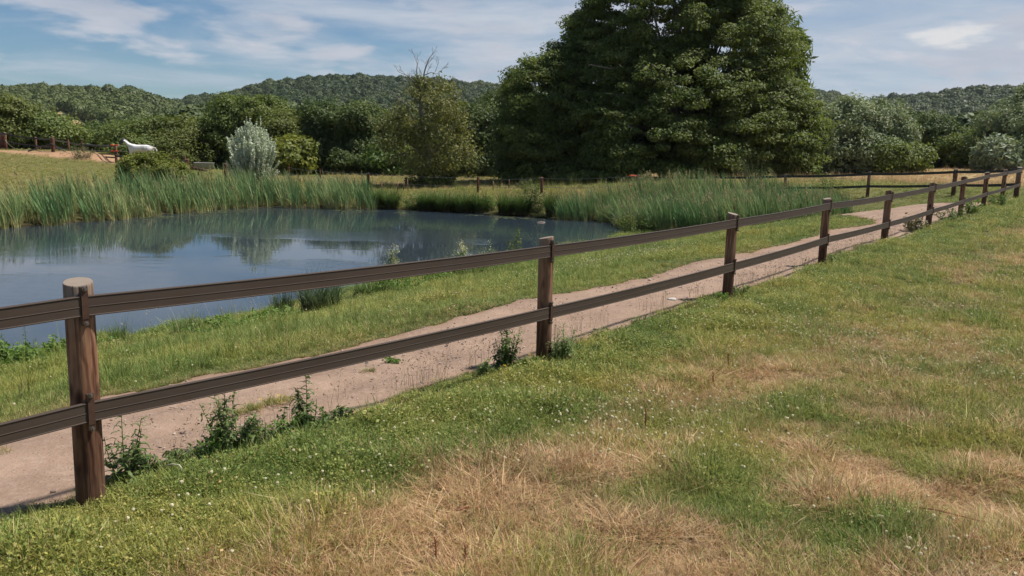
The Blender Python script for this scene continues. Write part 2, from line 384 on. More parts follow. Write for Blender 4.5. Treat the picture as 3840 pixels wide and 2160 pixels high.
def zones(x, y):
    """0 near field dryness; returns dict of masks used by ground colour and grass"""
    s, t = xy2st(x, y); P = np.c_[x, y]
    dry = 0.5 + 0.26 * vnoise(P, 0.42, 3, 7) + 0.24 * vnoise(P, 1.6, 3, 9) + 0.14 * vnoise(P, 5.0, 2, 10)
    # mown and scorched patch in the front right, greener strip along the fence
    front = np.exp(-(((x - 2.1) / 2.7) ** 2 + ((y - 3.5) / 1.7) ** 2)) * 0.80 + np.exp(-(((x - 2.4) / 1.6) ** 2 + ((y - 4.9) / 0.8) ** 2)) * 0.3
    front += np.exp(-(((x - 0.3) / 0.8) ** 2 + ((y - 3.9) / 0.5) ** 2)) * 0.35
    front += np.exp(-(((x - 3.1) / 1.0) ** 2 + ((y - 4.3) / 0.8) ** 2)) * 0.45
    strip = np.exp(-((t - 0.25) / (0.55 + 0.02 * np.clip(s, 0, 40))) ** 2)
    brk = np.clip(0.72 + 0.75 * vnoise(P, 2.3, 3, 14), 0, 1.2)
    dry = np.clip((dry - 0.5) * 1.35 + 0.20 + front * brk - strip * 0.95, 0, 1)
    return s, t, dry, strip

# ground sheet: polar grid, fine near the camera
azs = np.concatenate([np.linspace(-math.pi, R(-50), 60, endpoint=False), np.linspace(R(-50), R(50), 620, endpoint=False), np.linspace(R(50), math.pi, 61)])[:-1]
rads = np.concatenate([[0.02], 0.8 * 1.022 ** np.arange(0, 285)])
rads = rads[rads < 420]
AZ, RD = np.meshgrid(azs, rads)
gx, gy = (RD * np.sin(AZ)).ravel(), (RD * np.cos(AZ)).ravel()
gzv = ground_z(gx, gy)
ps_, pt_ = xy2st(gx, gy)
pm = path_mask(ps_, pt_); nearp = (ps_ > -13) & (ps_ < 34) & (pt_ > -10) & (pt_ < 0.5)
gzv -= np.where(nearp, 0.06 * sstep(-0.02, 0.10, pm), 0)
na, nr = len(azs), len(rads)
ii, jj = np.meshgrid(np.arange(nr - 1), np.arange(na), indexing='ij')
GF = np.stack([ii * na + jj, (ii + 1) * na + jj, (ii + 1) * na + (jj + 1) % na, ii * na + (jj + 1) % na], -1).reshape(-1, 4)[:, ::-1]
s_, t_, dry_, strip_ = zones(gx, gy)
dsh = pond_sd(gx, gy)
colr = np.zeros((len(gx), 3))
c_field = np.array([0.085, 0.078, 0.032]); c_straw = np.array([0.21, 0.14, 0.075]); c_green = np.array([0.065, 0.085, 0.026])
colr[:] = c_field
colr = colr * (1 - dry_[:, None]) + c_straw * dry_[:, None]
verge = sstep(-0.3, -0.9, t_) * sstep(45, 30, s_)
colr = colr * (1 - verge[:, None]) + c_green * verge[:, None]
meadow = sstep(30, 36, gy) * sstep(8, 16, gx)                      # tan hay meadow beyond the corner
gold = sstep(44, 52, gy) * meadow
colr = colr * (1 - meadow[:, None]) + np.array([0.15, 0.15, 0.055]) * meadow[:, None]
colr = colr * (1 - gold[:, None]) + np.array([0.36, 0.27, 0.13]) * gold[:, None]
farm = sstep(42, 48, gy) * (1 - sstep(6, 12, gx))
colr = colr * (1 - farm[:, None]) + np.array([0.17, 0.145, 0.06]) * farm[:, None]
left = sstep(-16, -20, gx) * sstep(30, 36, gy)
nl = 0.5 + 0.5 * vnoise(np.c_[gx, gy * 0.5], 0.25, 3, 4)
colr = colr * (1 - left[:, None]) + (np.array([0.125, 0.13, 0.040])[None] * (1 - nl[:, None]) + np.array([0.19, 0.15, 0.060])[None] * nl[:, None]) * left[:, None]
earth = np.exp(-((gy - 59.5 + 0.08 * (gx + 33)) / 1.35) ** 2 + 0.35 * vnoise(np.c_[gx, gy], 0.5, 3, 6)) * sstep(-23, -27, gx)
earth = np.clip(earth * 1.3, 0, 1)
colr = colr * (1 - earth[:, None]) + np.array([0.42, 0.25, 0.15]) * earth[:, None]
shaded_litter = sstep(1.15, 0.8, ((gx - 12.5) / 14) ** 2 + ((gy - 65) / 10.5) ** 2)  # bare litter under the huge tree, crown shade put into its dark colour
colr = colr * (1 - shaded_litter[:, None]) + np.array([0.045, 0.038, 0.024]) * shaded_litter[:, None]
mud = sstep(1.0, 0.0, dsh)
colr = colr * (1 - mud[:, None]) + np.array([0.06, 0.045, 0.028]) * mud[:, None]

def ground_mat():
    m, t = new_mat('ground_soil'); g = t.n('ShaderNodeTexCoord').outputs['Object']
    a = t.n('ShaderNodeAttribute', attribute_name='gcol').outputs['Color']
    n = t.noise(g, 2.5, 7, 0.65); n2 = t.noise(g, 28, 5, 0.7)
    f = t.math('MULTIPLY', t.ramp(n, (0.3, 0.7, 0.72, 1.18)), t.ramp(n2, (0.25, 0.75, 0.6, 1.3)))
    col = t.mix(1.0, a, t.n('ShaderNodeCombineColor', i_0=f, i_1=f, i_2=f).outputs[0], 'MULTIPLY')
    p = t.n('ShaderNodeBsdfPrincipled', i_Base_Color=col, i_Roughness=0.95); p.inputs['Specular IOR Level'].default_value = 0.1
    b = t.n('ShaderNodeBump', i_Height=n2); b.inputs['Strength'].default_value = 0.8; b.inputs['Distance'].default_value = 0.03
    t.put(p.inputs['Normal'], b.outputs[0]); finish(t, p.outputs[0]); return m
M['ground'] = ground_mat()
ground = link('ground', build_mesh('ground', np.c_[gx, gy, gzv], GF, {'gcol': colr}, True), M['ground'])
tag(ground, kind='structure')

# path sheet
ds = 0.05
sa = np.arange(-12, 33, 0.07); ta = np.arange(-9.2, 0.35, ds)
SS, TT = np.meshgrid(sa, ta, indexing='ij')
sg, tg = SS.ravel(), TT.ravel()
px_, py_ = st2xy(sg, tg)
pmg = path_mask(sg, tg)
inner = 0.016 * vnoise(np.c_[px_, py_], 2.1, 3, 12) + 0.006 * vnoise(np.c_[px_, py_], 9.0, 2, 13)
rut = -0.028 * (np.exp(-((tg + 0.75) / 0.16) ** 2) + np.exp(-((tg + 1.35) / 0.16) ** 2))
pz = ground_z(px_, py_) + 0.004 + np.where(pmg > 0, sstep(0, 0.25, pmg) * (inner + rut), -0.03)
ns, nt = len(sa), len(ta)
ii, jj = np.meshgrid(np.arange(ns - 1), np.arange(nt - 1), indexing='ij')
PF = np.stack([ii * nt + jj, (ii + 1) * nt + jj, (ii + 1) * nt + jj + 1, ii * nt + jj + 1], -1).reshape(-1, 4)[:, ::-1]
keep = (pmg[PF] > -0.03).all(1); PF = PF[keep]
used = np.unique(PF); rem = -np.ones(len(px_), int); rem[used] = np.arange(len(used)); PF = rem[PF]
def path_mat():
    m, t = new_mat('path_dirt'); g = t.n('ShaderNodeTexCoord').outputs['Object']
    e = t.n('ShaderNodeAttribute', attribute_name='edge').outputs['Fac']
    n = t.noise(g, 1.3, 6, 0.65); n2 = t.noise(g, 16, 6, 0.7); n3 = t.noise(g, 60, 4, 0.7)
    col = t.mix(t.ramp(n, (0.32, 0.68)), rgb((0.355, 0.245, 0.178)), rgb((0.245, 0.165, 0.118)))
    col = t.mix(t.ramp(n2, (0.50, 0.78, 0, 0.6)), col, rgb((0.45, 0.34, 0.265)))
    col = t.mix(t.ramp(n3, (0.52, 0.8, 0, 0.7)), col, rgb((0.17, 0.115, 0.085)))
    col = t.mix(t.math('MULTIPLY', t.ramp(e, (0.22, 0.0)), t.ramp(n2, (0.35, 0.65, 0.4, 1.0))), col, rgb((0.24, 0.145, 0.095)))
    vor = t.n('ShaderNodeTexVoronoi', i_Vector=g, i_Scale=26.0); vor.inputs['Randomness'].default_value = 1.0
    peb = t.ramp(vor.outputs['Distance'], (0.30, 0.16))
    peb = t.math('MULTIPLY', peb, t.ramp(t.noise(g, 5, 3, 0.6), (0.5, 0.66)))
    col = t.mix(t.math('MULTIPLY', peb, 0.45), col, t.mix(vor.outputs['Color'], rgb((0.48, 0.39, 0.33)), rgb((0.20, 0.15, 0.13))))
    p = t.n('ShaderNodeBsdfPrincipled', i_Base_Color=col, i_Roughness=0.93); p.inputs['Specular IOR Level'].default_value = 0.15
    hh = t.math('ADD', t.math('ADD', n2, t.math('MULTIPLY', n3, 0.4)), t.math('MULTIPLY', peb, 0.5))
    b = t.n('ShaderNodeBump', i_Height=hh); b.inputs['Strength'].default_value = 0.7; b.inputs['Distance'].default_value = 0.02
    t.put(p.inputs['Normal'], b.outputs[0]); finish(t, p.outputs[0]); return m
path = link('path', build_mesh('path', np.c_[px_, py_, pz][used], PF, {'edge': np.clip(pmg[used], 0, 1)}, True), path_mat())
tag(path, kind='structure')

# water
def water_mat():
    m, t = new_mat('pond_water'); g = t.n('ShaderNodeTexCoord').outputs['Object']
    big = t.noise(t.mapping(g, (0.15, 0.27, 1), (2, 5, 0), (0, 0, R(10))), 1.0, 3, 0.5, 0.6)
    w1 = t.noise(t.mapping(g, (1.6, 3.4, 1), (0, 0, 0), (0, 0, R(14))), 1.0, 4, 0.55, 0.4)
    w2 = t.noise(t.mapping(g, (7.0, 13.0, 1), (0, 0, 0), (0, 0, R(-8))), 1.0, 3, 0.5)
    ruff = t.ramp(big, (0.49, 0.64, 0.08, 1.0), 'S')
    h = t.math('MULTIPLY', t.math('ADD', t.math('MULTIPLY', w1, 0.030), t.math('MULTIPLY', w2, 0.016)), ruff)
    p = t.n('ShaderNodeBsdfPrincipled', i_Base_Color=rgb((0.030, 0.044, 0.058)), i_Roughness=0.03)
    p.inputs['IOR'].default_value = 1.45; p.inputs['Specular IOR Level'].default_value = 0.5
    b = t.n('ShaderNodeBump', i_Height=h); b.inputs['Strength'].default_value = 0.16; b.inputs['Distance'].default_value = 1.0
    t.put(p.inputs['Normal'], b.outputs[0]); finish(t, p.outputs[0]); return m
cpt = POND.mean(0); wp = [cpt + (q - cpt) * (1 + 0.8 / np.hypot(*(q - cpt))) for q in POND]
mb = MB(); mb.add([(q[0], q[1], ZW) for q in wp], [tuple(range(len(wp)))])
wobj = mb.build('water', water_mat()); tag(wobj, kind='structure')

# ------------------------------------------------------------------ fences
def post_mesh(name, r, h, sink=0.35, seed=0, top_cut=0.0):
    """round timber post standing on z=0"""
    rr = random.Random(seed); n = 20; rows = [-sink, 0.0, 0.12, 0.3, 0.5, 0.7, 0.85, h - 0.02, h - 0.004, h]
    V = []
    ph = [rr.uniform(0, 6.28) for _ in range(3)]
    for k, z in enumerate(rows):
        rad = r * (1.03 - 0.05 * z / h) * (0.955 if k == len(rows) - 1 else 1.0) * (0.985 if k == len(rows) - 2 else 1.0)
        for i in range(n):
            a = 2 * math.pi * i / n
            q = rad * (1 + 0.022 * math.sin(2 * a + ph[0] + z) + 0.012 * math.sin(5 * a + ph[1] + 3 * z))
            V.append((q * math.cos(a), q * math.sin(a), z + (0.012 * math.cos(a + ph[2]) if k >= len(rows) - 2 else 0)))
    F = [(i * n + k, i * n + (k + 1) % n, (i + 1) * n + (k + 1) % n, (i + 1) * n + k) for i in range(len(rows) - 1) for k in range(n)]
    F.append(tuple((len(rows) - 1) * n + k for k in range(n)))
    me = bpy.data.meshes.new(name); me.from_pydata(V, [], F); me.update()
    sm = [True] * (len(F) - 1) + [False]; me.polygons.foreach_set('use_smooth', sm)
    return me

def rail_between(name, A, B, hgt, thick, mat, parent, wires=3, sag=0.012):
    """flexible plastic rail with moulded wire ridges, from A to B (its centre line)"""
    A, B = Vector(A), Vector(B); d = B - A; L = d.length; ex = d.normalized()
    ny = Vector((ex.y, -ex.x, 0)).normalized()                   # camera side
    hh = hgt / 2
    prof = [(-thick / 2, -hh), (thick / 2, -hh)]
    def ridge(z, rr): return [(thick / 2 + rr * math.sin(q), z - rr * 1.15 * math.cos(q)) for q in (0.0, 0.8, 1.57, 2.34, 3.14)]
    rr = 0.0032
    prof = [(-thick / 2, -hh + 0.001)] + ridge(-hh + 0.006, rr) + ridge(-0.003, rr * 0.62) + ridge(hh - 0.006, rr) + [(-thick / 2, hh - 0.001)]
    n = len(prof); segs = 10; V = []
    for i in range(segs + 1):
        u_ = i / segs; x = L * u_; dz = -sag * 4 * u_ * (1 - u_)
        for (py2, pz2) in prof: V.append((x, -py2, pz2 + dz))
    F = [(i * n + k, i * n + (k + 1) % n, (i + 1) * n + (k + 1) % n, (i + 1) * n + k) for i in range(segs) for k in range(n)]
    F += [tuple(range(n))[::-1], tuple(segs * n + k for k in range(n))]
    me = bpy.data.meshes.new(name); me.from_pydata(V, [], F); me.update()
    o = link(name, me, mat, parent)
    ez = Vector((0, 0, 1)); ey = ez.cross(ex).normalized(); ez = ex.cross(ey)
    o.matrix_local = Matrix.Translation(A) @ Matrix((ex, ey, ez)).transposed().to_4x4()
    return o

fence = empty('paddock_fence')
tag(fence, 'long two rail fence of round brown posts running beside the dirt path', 'fence')
TOPZ = [1.19, 1.17, 1.07, 1.04, 1.04, 1.01, 1.04, 1.08, 1.11, 1.11, 1.13]          # P0 (out of frame) .. P10
LEANS = [(0, 0), (-0.012, 0.0), (0.004, 0), (0.006, 0), (0.0, 0), (0.012, 0), (0.008, 0), (0.01, 0), (0, 0), (-0.008, 0), (0.012, 0)]
TOPPIX = [None, (281, 1056), (2049, 884), (2747, 795), (3102, 741), (3333, 711), (3497, 683), (3617, 660), (3702, 643), (3770, 634), (3823, 626)]
posts_top = []
fang = math.atan2(FDIR[1], FDIR[0])
for i in range(11):
    if i == 0: bx_, by_ = st2xy(-3.88, 0)
    else:
        q = at(*TOPPIX[i], 4.0 * (1 + 0.7665 * (i - 1)) * 0.985); bx_, by_ = q[0], q[1]
    rad = (0.066, 0.066, 0.062, 0.062, 0.061, 0.063, 0.064, 0.063, 0.063, 0.063, 0.085)[i]
    g0 = gz(bx_, by_)
    h = TOPZ[i] - g0
    pm_ = post_mesh('post', rad, h, seed=i + 3)
    pm_.materials.append(M['post_wood']); pm_.materials.append(M['end_grain'])
    pm_.polygons[len(pm_.polygons) - 1].material_index = 1
    po = link('post', pm_, None, fence, (bx_, by_, g0)); po.rotation_euler = (LEANS[i][0] * 0.3, LEANS[i][0], random.uniform(0, 6))
    posts_top.append((bx_, by_, rad))
    # straps that clamp the rails
    for zr in (-0.107, -0.625):
        zc_ = TOPZ[i] + zr
        mbs = MB(); L_ = 0.0
        c0 = Vector((-0.014, -(rad + 0.0185), zc_ - g0))
        mbs.box(c0, (0.032, 0.007, 0.122)); mbs.box(c0 + Vector((0, 0.008, 0.075)), (0.032, 0.018, 0.034)); mbs.box(c0 + Vector((0, 0.008, -0.075)), (0.032, 0.018, 0.034))
        st = mbs.build('strap', M['strap'], po); st.matrix_parent_inverse = Matrix()
        # strap keeps fence direction although the post is turned
        st.rotation_euler = (0, 0, fang - po.rotation_euler[2])
        for sgn in (1, -1):
            bb = MB(); cb = c0 + Vector((0, 0.0, sgn * 0.083))
            bb.tube([cb + Vector((0, 0.01, 0)), cb + Vector((0, -0.006, 0))], [0.012, 0.012], 10); bb.tube([cb + Vector((0, -0.006, 0)), cb + Vector((0, -0.013, 0))], [0.0075, 0.006], 6)
            bb.build('bolt', M['steel'], st)
for i in range(10):
    a, b = posts_top[i], posts_top[i + 1]
    for zr in (-0.107, -0.625):
        oa = a[2] + 0.006; ob = b[2] + 0.006
        A = (a[0] + FN[0] * oa + FDIR[0] * -0.014, a[1] + FN[1] * oa + FDIR[1] * -0.014, TOPZ[i] + zr); B = (b[0] + FN[0] * ob + FDIR[0] * -0.016, b[1] + FN[1] * ob + FDIR[1] * -0.016, TOPZ[i + 1] + zr)
        rail_between('rail', A, B, 0.102, 0.014, M['rail'], fence)

# second rail fence from the corner towards the left
ftwo = empty('cross_fence'); tag(ftwo, 'brown two rail fence crossing behind the reeds to the tan meadow', 'fence')
prev = (posts_top[10][0] - 0.05, posts_top[10][1] + 0.04, TOPZ[10] - 0.11)
CTOP = [(3585, 634), (3261, 643), (2947, 652), (2685, 657), (2426, 657)]
for k, ((bx0, by0, Y), tp) in enumerate(zip(CF, CTOP)):
    T_ = at(*tp, Y); g0 = gz(T_[0], T_[1]); rad = 0.085 if k == 0 else 0.068
    po = link('post', post_mesh('post', rad, T_[2] - g0, seed=40 + k), M['post_wood'], ftwo, (T_[0], T_[1], g0))
    cur = (T_[0], T_[1] - rad - 0.01, T_[2] - 0.11)
    for dz in (0, -0.52):
        rail_between('rail', (prev[0], prev[1], prev[2] + dz), (cur[0], cur[1], cur[2] + dz), 0.105, 0.016, M['black_rail'], ftwo, sag=0.03)
    prev = cur
# wire fence continuing left
fw = empty('wire_fence'); tag(fw, 'low wire fence with thin brown posts behind the far bank', 'fence')
DTOP = [(2394, 655), (2032, 665), (1793, 662), (1381, 648), (1200, 637), (1083, 625)]
prevw = None
for k, ((bx0, by0, Y), tp) in enumerate(zip(DF, DTOP)):
    T_ = at(*tp, Y); g0 = gz(T_[0], T_[1])
    po = link('post', post_mesh('post', 0.085 if k in (0, 1, 3) else 0.07, max(T_[2] - g0, 0.6), seed=60 + k), M['red_wood' if k else 'post_wood'], fw, (T_[0], T_[1], g0))
    po.rotation_euler = (0, random.uniform(-0.02, 0.02), 0)
    cur = Vector((T_[0], T_[1] - 0.09, T_[2] - 0.06))
    if prevw is not None:
        for dz in (0, -0.50):
            mb = MB(); pts = [prevw.lerp(cur, q / 6) + Vector((0, 0, dz - 0.08 * (q / 6) * (1 - q / 6) * 4)) for q in range(7)]
            mb.tube(pts, 0.011, 5); mb.build('wire', M['wire'], fw)
    if k == 1:
        for dz in (0, -0.50):
            mb = MB(); a = prevw + Vector((-0.10, -0.05, dz)); b = a + Vector((-0.42, -0.02, 0.01))
            mb.tube([a, a.lerp(b, 0.3), a.lerp(b, 0.31), a.lerp(b, 0.8), a.lerp(b, 0.81), b], [0.03, 0.03, 0.05, 0.05, 0.03, 0.02], 8)
            ob = mb.build('gate_handle', M['orange'], fw)
    prevw = cur

# ------------------------------------------------------------------ foliage builders
def unit(v): return v / (np.linalg.norm(v, axis=-1, keepdims=True) + 1e-9)
def leaf_quads(P, N, size, aspect=1.5, jit=0.35):
    """diamond leaves at P facing N"""
    n = len(P); Rn = unit(rng.normal(size=(n, 3))); T = unit(np.cross(N, Rn)); B = np.cross(N, T)
    sz = size * (1 + jit * rng.uniform(-1, 1, n))[:, None]
    V = np.stack([P - T * sz * aspect / 2, P + B * sz / 2 + N * sz * 0.12, P + T * sz * aspect / 2, P - B * sz / 2 + N * sz * 0.12], 1).reshape(-1, 3)
    F = np.arange(4 * n).reshape(-1, 4)
    return V, F
def crown_points(lobes, nclump, per, rc, flat=0.65, inner=0.25, up=0.45, droop=0.0, seed=0):
    """lobes: (cx,cy,cz,rx,ry,rz,weight) -> leaf positions, normals, clump tint"""
    r = np.random.default_rng(seed)
    L = np.array(lobes, float); area = (L[:, 3] * L[:, 5] + L[:, 4] * L[:, 5] + L[:, 3] * L[:, 4]) * (L[:, 6] if L.shape[1] > 6 else 1)
    cnt = np.maximum(1, np.round(nclump * area / area.sum()).astype(int))
    C, O = [], []
    for l, c in zip(L, cnt):
        m = int(c * 1.9) + 8
        D = unit(r.normal(size=(m, 3)));
        rad = np.where(r.random(m) < inner, r.uniform(0.35, 0.8, m), r.uniform(0.86, 1.06, m))
        p = l[:3] + D * l[3:6] * rad[:, None]
        # drop the ones well inside another lobe
        ok = np.ones(m, bool)
        for l2 in L:
            if l2 is l: continue
            q = (p - l2[:3]) / l2[3:6]; ok &= ~((q ** 2).sum(1) < 0.5)
        p, D = p[ok][:c], D[ok][:c]; C.append(p); O.append(unit(D / l[3:6]))
    C = np.concatenate(C); O = np.concatenate(O); n = len(C)
    sc = r.uniform(0.65, 1.35, n) * rc
    U = unit(r.normal(size=(n, per, 3))); rr_ = r.random((n, per)) ** 0.42
    sp = U * rr_[..., None] * np.array([1, 1, flat]) * sc[:, None, None]
    # push sprays outward
    along = (sp * O[:, None]).sum(-1, keepdims=True); sp = sp + O[:, None] * along * 0.35
    sp[..., 2] -= droop * (sp[..., 0] ** 2 + sp[..., 1] ** 2) ** 0.5
    P = (C[:, None] + sp).reshape(-1, 3)
    N = unit(0.55 * U + 0.40 * O[:, None] + np.array([0, 0, up]) + 0.55 * r.normal(size=(n, per, 3))).reshape(-1, 3)
    tint = np.clip(np.repeat(r.uniform(0.15, 0.85, n), per) + r.normal(size=n * per) * 0.18, 0, 1)
    return P, N, tint
def trunk_mesh(base_r, h, limbs, lobes, seed=0):
    rr = random.Random(seed); mb = MB()
    pts = [(0, 0, -0.6)]; x = y = 0
    for k in range(1, 7):
        x += rr.uniform(-1, 1) * 0.05 * h * 0.25; y += rr.uniform(-1, 1) * 0.05 * h * 0.25; pts.append((x, y, h * k / 6))
    mb.tube(pts, [base_r * (1.35 if k == 0 else 1) * (1 - 0.8 * k / 6) for k in range(7)], 9)
    for j in range(limbs):
        l = lobes[j % len(lobes)]; k = rr.randint(1, 4); a = Vector(pts[k])
        surf = base_r > 0.3 and j % 2 == 0
        b = Vector((l[0] + rr.uniform(-.6, .6) * l[3], l[1] + (rr.uniform(-1.0, -.7) if surf else rr.uniform(-.6, .6)) * l[4], max(l[2] + rr.uniform(-.2, .6) * l[5], a.z + 0.5)))
        m1_ = a.lerp(b, 0.4) + Vector((rr.uniform(-.3, .3), rr.uniform(-.3, .3), -0.05 * h)); m2_ = a.lerp(b, 0.75) + Vector((rr.uniform(-.3, .3), rr.uniform(-.3, .3), 0))
        r0 = base_r * 0.5 * (1 - k / 8)
        mb.tube([a, m1_, m2_, b], [r0, r0 * 0.7, r0 * 0.4, r0 * 0.12], 6)
    return mb
LEAFM = {}
def lmat(key, c1, c2, **kw):
    if key not in LEAFM: LEAFM[key] = leaf_mat('leaves_' + key, c1, c2, **kw)
    return LEAFM[key]
lmat('alder', (0.072, 0.105, 0.024), (0.215, 0.250, 0.075), trans=0.36, rough=0.55, spec=0.2)
lmat('dark', (0.058, 0.090, 0.026), (0.135, 0.170, 0.052), trans=0.25)
lmat('mid', (0.085, 0.125, 0.032), (0.205, 0.240, 0.068))
lmat('yellow', (0.090, 0.120, 0.030), (0.185, 0.200, 0.056))
lmat('willow', (0.150, 0.190, 0.095), (0.320, 0.360, 0.205), trans=0.2)
lmat('pale_willow', (0.17, 0.215, 0.13), (0.38, 0.42, 0.27), trans=0.2)
lmat('silver', (0.28, 0.33, 0.22), (0.78, 0.82, 0.66), trans=0.15)
lmat('brownish', (0.115, 0.132, 0.040), (0.250, 0.240, 0.085))
lmat('bush', (0.105, 0.135, 0.024), (0.24, 0.25, 0.050))
lmat('weed', (0.065, 0.115, 0.028), (0.15, 0.21, 0.06), trans=0.3)
lmat('thistle', (0.095, 0.140, 0.042), (0.23, 0.29, 0.11), trans=0.45)
lmat('nettle', (0.085, 0.155, 0.030), (0.18, 0.27, 0.062), trans=0.35)
lmat('cream', (0.45, 0.42, 0.25), (0.62, 0.60, 0.42), trans=0.2)
lmat('bramble', (0.07, 0.085, 0.03), (0.22, 0.20, 0.12))

def tree(name, label, cat, base, lobes, nclump, per, rc, leaf, key, trunk=(0.25, 5, 6), group=None, seed=0, flat=0.65, up=0.45, droop=0.0, inner=0.25, aspect=1.5, trunk_mat='bark', crown_name='crown', trunk_name='trunk'):
    root = empty(name, base); tag(root, label, cat, group)
    P, N, tint = crown_points(lobes, nclump, per, rc, flat, inner, up, droop, seed)
    V, F = leaf_quads(P, N, leaf, aspect)
    link(crown_name, build_mesh(crown_name, V, F, {'v': np.repeat(tint, 4)}), LEAFM[key], root)
    if trunk: trunk_mesh(trunk[0], min(trunk[1], 0.72 * max(l[2] for l in lobes)), trunk[2], lobes, seed).build(trunk_name, M[trunk_mat], root, smooth=True)
    return root
def L_(cx, cy, cz, rx, ry, rz, Y):
    """lobe from overview pixels: centre px,py, half sizes in px; depth radius in metres"""
    c = ato(cx, cy, Y + cz); m = (Y + cz) / (FPX / K)
    return (c[0], c[1], c[2], rx * m, ry, rz * m)
def ptree(name, label, cat, Y, bx, lobes, **kw):
    """tree from overview-pixel lobes (px,py,dY,rx_px,ry_m,rz_px) standing at depth Y under pixel column bx"""
    b = ato(bx, 430, Y); g0 = gz(b[0], b[1]) if Y < 115 else -1.0; base = np.array([b[0], Y, g0])
    Ls = []
    for (cx, cy, dY, rx, ry, rz, *wt) in lobes:
        l = L_(cx, cy, dY, rx, ry, rz, Y); Ls.append((l[0] - base[0], l[1] - base[1], l[2] - base[2], l[3], l[4], l[5], *(wt or [1])))
    q_ = kw['rc']; Ls = [(a, b2, c, max(d - 0.50 * q_, 0.4 * d), max(e - 0.4 * q_, 0.4 * e), max(f - 0.42 * q_, 0.4 * f), g) for (a, b2, c, d, e, f, g) in Ls]
    return tree(name, label, cat, tuple(base), Ls, **kw)

# the big alder beside the cross fence and its smaller neighbour
ptree('alder_tree', 'huge dark green round-crowned tree towering over the cross fence', 'tree', 63, 1740, [
    (1640, 60, 0, 190, 6.5, 150), (1740, -60, 1, 190, 6.0, 150), (1840, 130, -0.5, 145, 5.5, 135), (1560, 170, -1, 135, 5.0, 120),
    (1700, 250, -3.5, 210, 5.0, 130), (1915, 300, -1, 125, 5.5, 110), (1850, 330, -3, 150, 5.0, 110), (1530, 320, -3, 130, 5.0, 110),
    (1640, 350, -5.5, 150, 4.0, 85), (1790, 395, -4.5, 150, 4.2, 62), (1950, 380, -2, 110, 4.5, 65), (1500, 400, -3, 95, 4.0, 50), (1560, 395, -5.5, 90, 3.5, 45), (1460, 70, 1, 45, 3, 40), (2010, 330, 0, 48, 4, 70), (1950, 130, 1, 42, 4, 60), (1520, 438, -5.5, 110, 3, 44), (1660, 440, -6.5, 130, 3, 44), (1810, 436, -5.5, 130, 3, 44), (1940, 430, -3, 110, 3, 46)],
    nclump=2350, per=250, rc=0.82, leaf=0.120, key='alder', trunk=(0.60, 13, 70), seed=2, flat=0.42, up=0.60, inner=0.22)
ptree('alder_tree', 'smaller dark tree leaning out from the left flank of the huge round-crowned tree', 'tree', 63, 1370, [
    (1430, 160, 1, 60, 4.0, 60), (1370, 240, 0, 100, 5.0, 105), (1330, 340, -1, 75, 4.5, 95), (1410, 190, 0, 75, 4, 55), (1290, 250, 1, 28, 3, 50), (1400, 370, -1, 90, 4, 75), (1290, 380, 0, 40, 3.5, 60), (1320, 430, -2, 70, 3, 46), (1430, 435, -3, 70, 3, 46)],
    nclump=560, per=240, rc=0.82, leaf=0.12, key='alder', trunk=(0.35, 9, 26), seed=3, flat=0.5, up=0.55)
ptree('willow_tree', 'wispy pale willow showing past the upper right edge of the huge tree', 'tree', 74, 1930, [
    (1880, 30, 0, 60, 2.5, 60), (1960, 130, 0, 55, 2.5, 70), (1985, 190, 0, 32, 2, 60), (1940, 230, 0, 60, 3, 80)],
    nclump=130, per=70, rc=1.0, leaf=0.22, key='mid', trunk=(0.3, 12, 12), seed=4, aspect=4.0, flat=1.4, droop=0.5, up=0.0)

GB = 'trees along the far side of the pond field'
def bg(Y, bx, lobes, label, key='mid', n=90, name='field_tree', leaf=0.155, rc=1.05, per=330, seed=0, **kw):
    kw.setdefault('trunk', (0.28, 6, 7)); kw.setdefault('flat', 0.6)
    return ptree(name, label, 'tree', Y, bx, lobes, nclump=n, per=per, rc=rc, leaf=leaf, key=key, seed=seed, group=GB, **kw)
bg(72, 15, [(10, 290, 0, 62, 3, 48), (-30, 320, 0, 60, 3, 50), (50, 330, 0, 40, 2.5, 30)], 'olive green tree rising at the left picture edge behind the gate', 'yellow', 110, seed=10)
bg(74, 120, [(115, 320, 0, 48, 2.5, 34), (160, 338, 0, 42, 2.5, 24), (80, 345, 0, 40, 2, 24)], 'rounded bush-like tree right of the gate with the hay patch above it', 'mid', 80, seed=11)
bg(84, 225, [(215, 345, 0, 50, 3, 26), (270, 345, 1, 48, 3, 30)], 'low dark scrub tree behind the braced fence posts', 'dark', 60, seed=12)
bg(80, 330, [(320, 345, 0, 55, 3, 32), (375, 330, 1, 45, 3, 34), (345, 375, -2, 60, 3, 28)], 'low tree directly behind the white horse', 'mid', 100, seed=13)
bg(82, 430, [(400, 350, 0, 55, 3.5, 50), (455, 340, 0, 55, 3.5, 42), (430, 390, -3, 70, 3, 40)], 'light green broad tree right of the white horse', 'yellow', 130, seed=14)
bg(92, 500, [(510, 330, 0, 45, 3.5, 40), (500, 380, -1, 50, 3, 45)], 'narrow tree between the light green broad tree and the tall round one', 'mid', 70, seed=15)
bg(84, 610, [(600, 300, 0, 75, 4, 60), (665, 290, -1, 48, 3.5, 48), (560, 340, -1, 55, 3, 50), (640, 370, -2, 70, 3.5, 50)], 'tall round tree standing behind the silver shrub', 'mid', 190, seed=16)
bg(78, 730, [(720, 330, 0, 40, 3, 40), (750, 360, 0, 30, 3, 45), (700, 310, 0.5, 25, 2, 25)], 'yellow-green tree with a notched top right of the silver shrub', 'yellow', 80, seed=17)
bg(74, 735, [(735, 390, 0, 50, 3, 38), (715, 420, 0, 40, 2.5, 25)], 'low bright green rounded tree right of the silver shrub', 'bush', 70, seed=18, leaf=0.24)
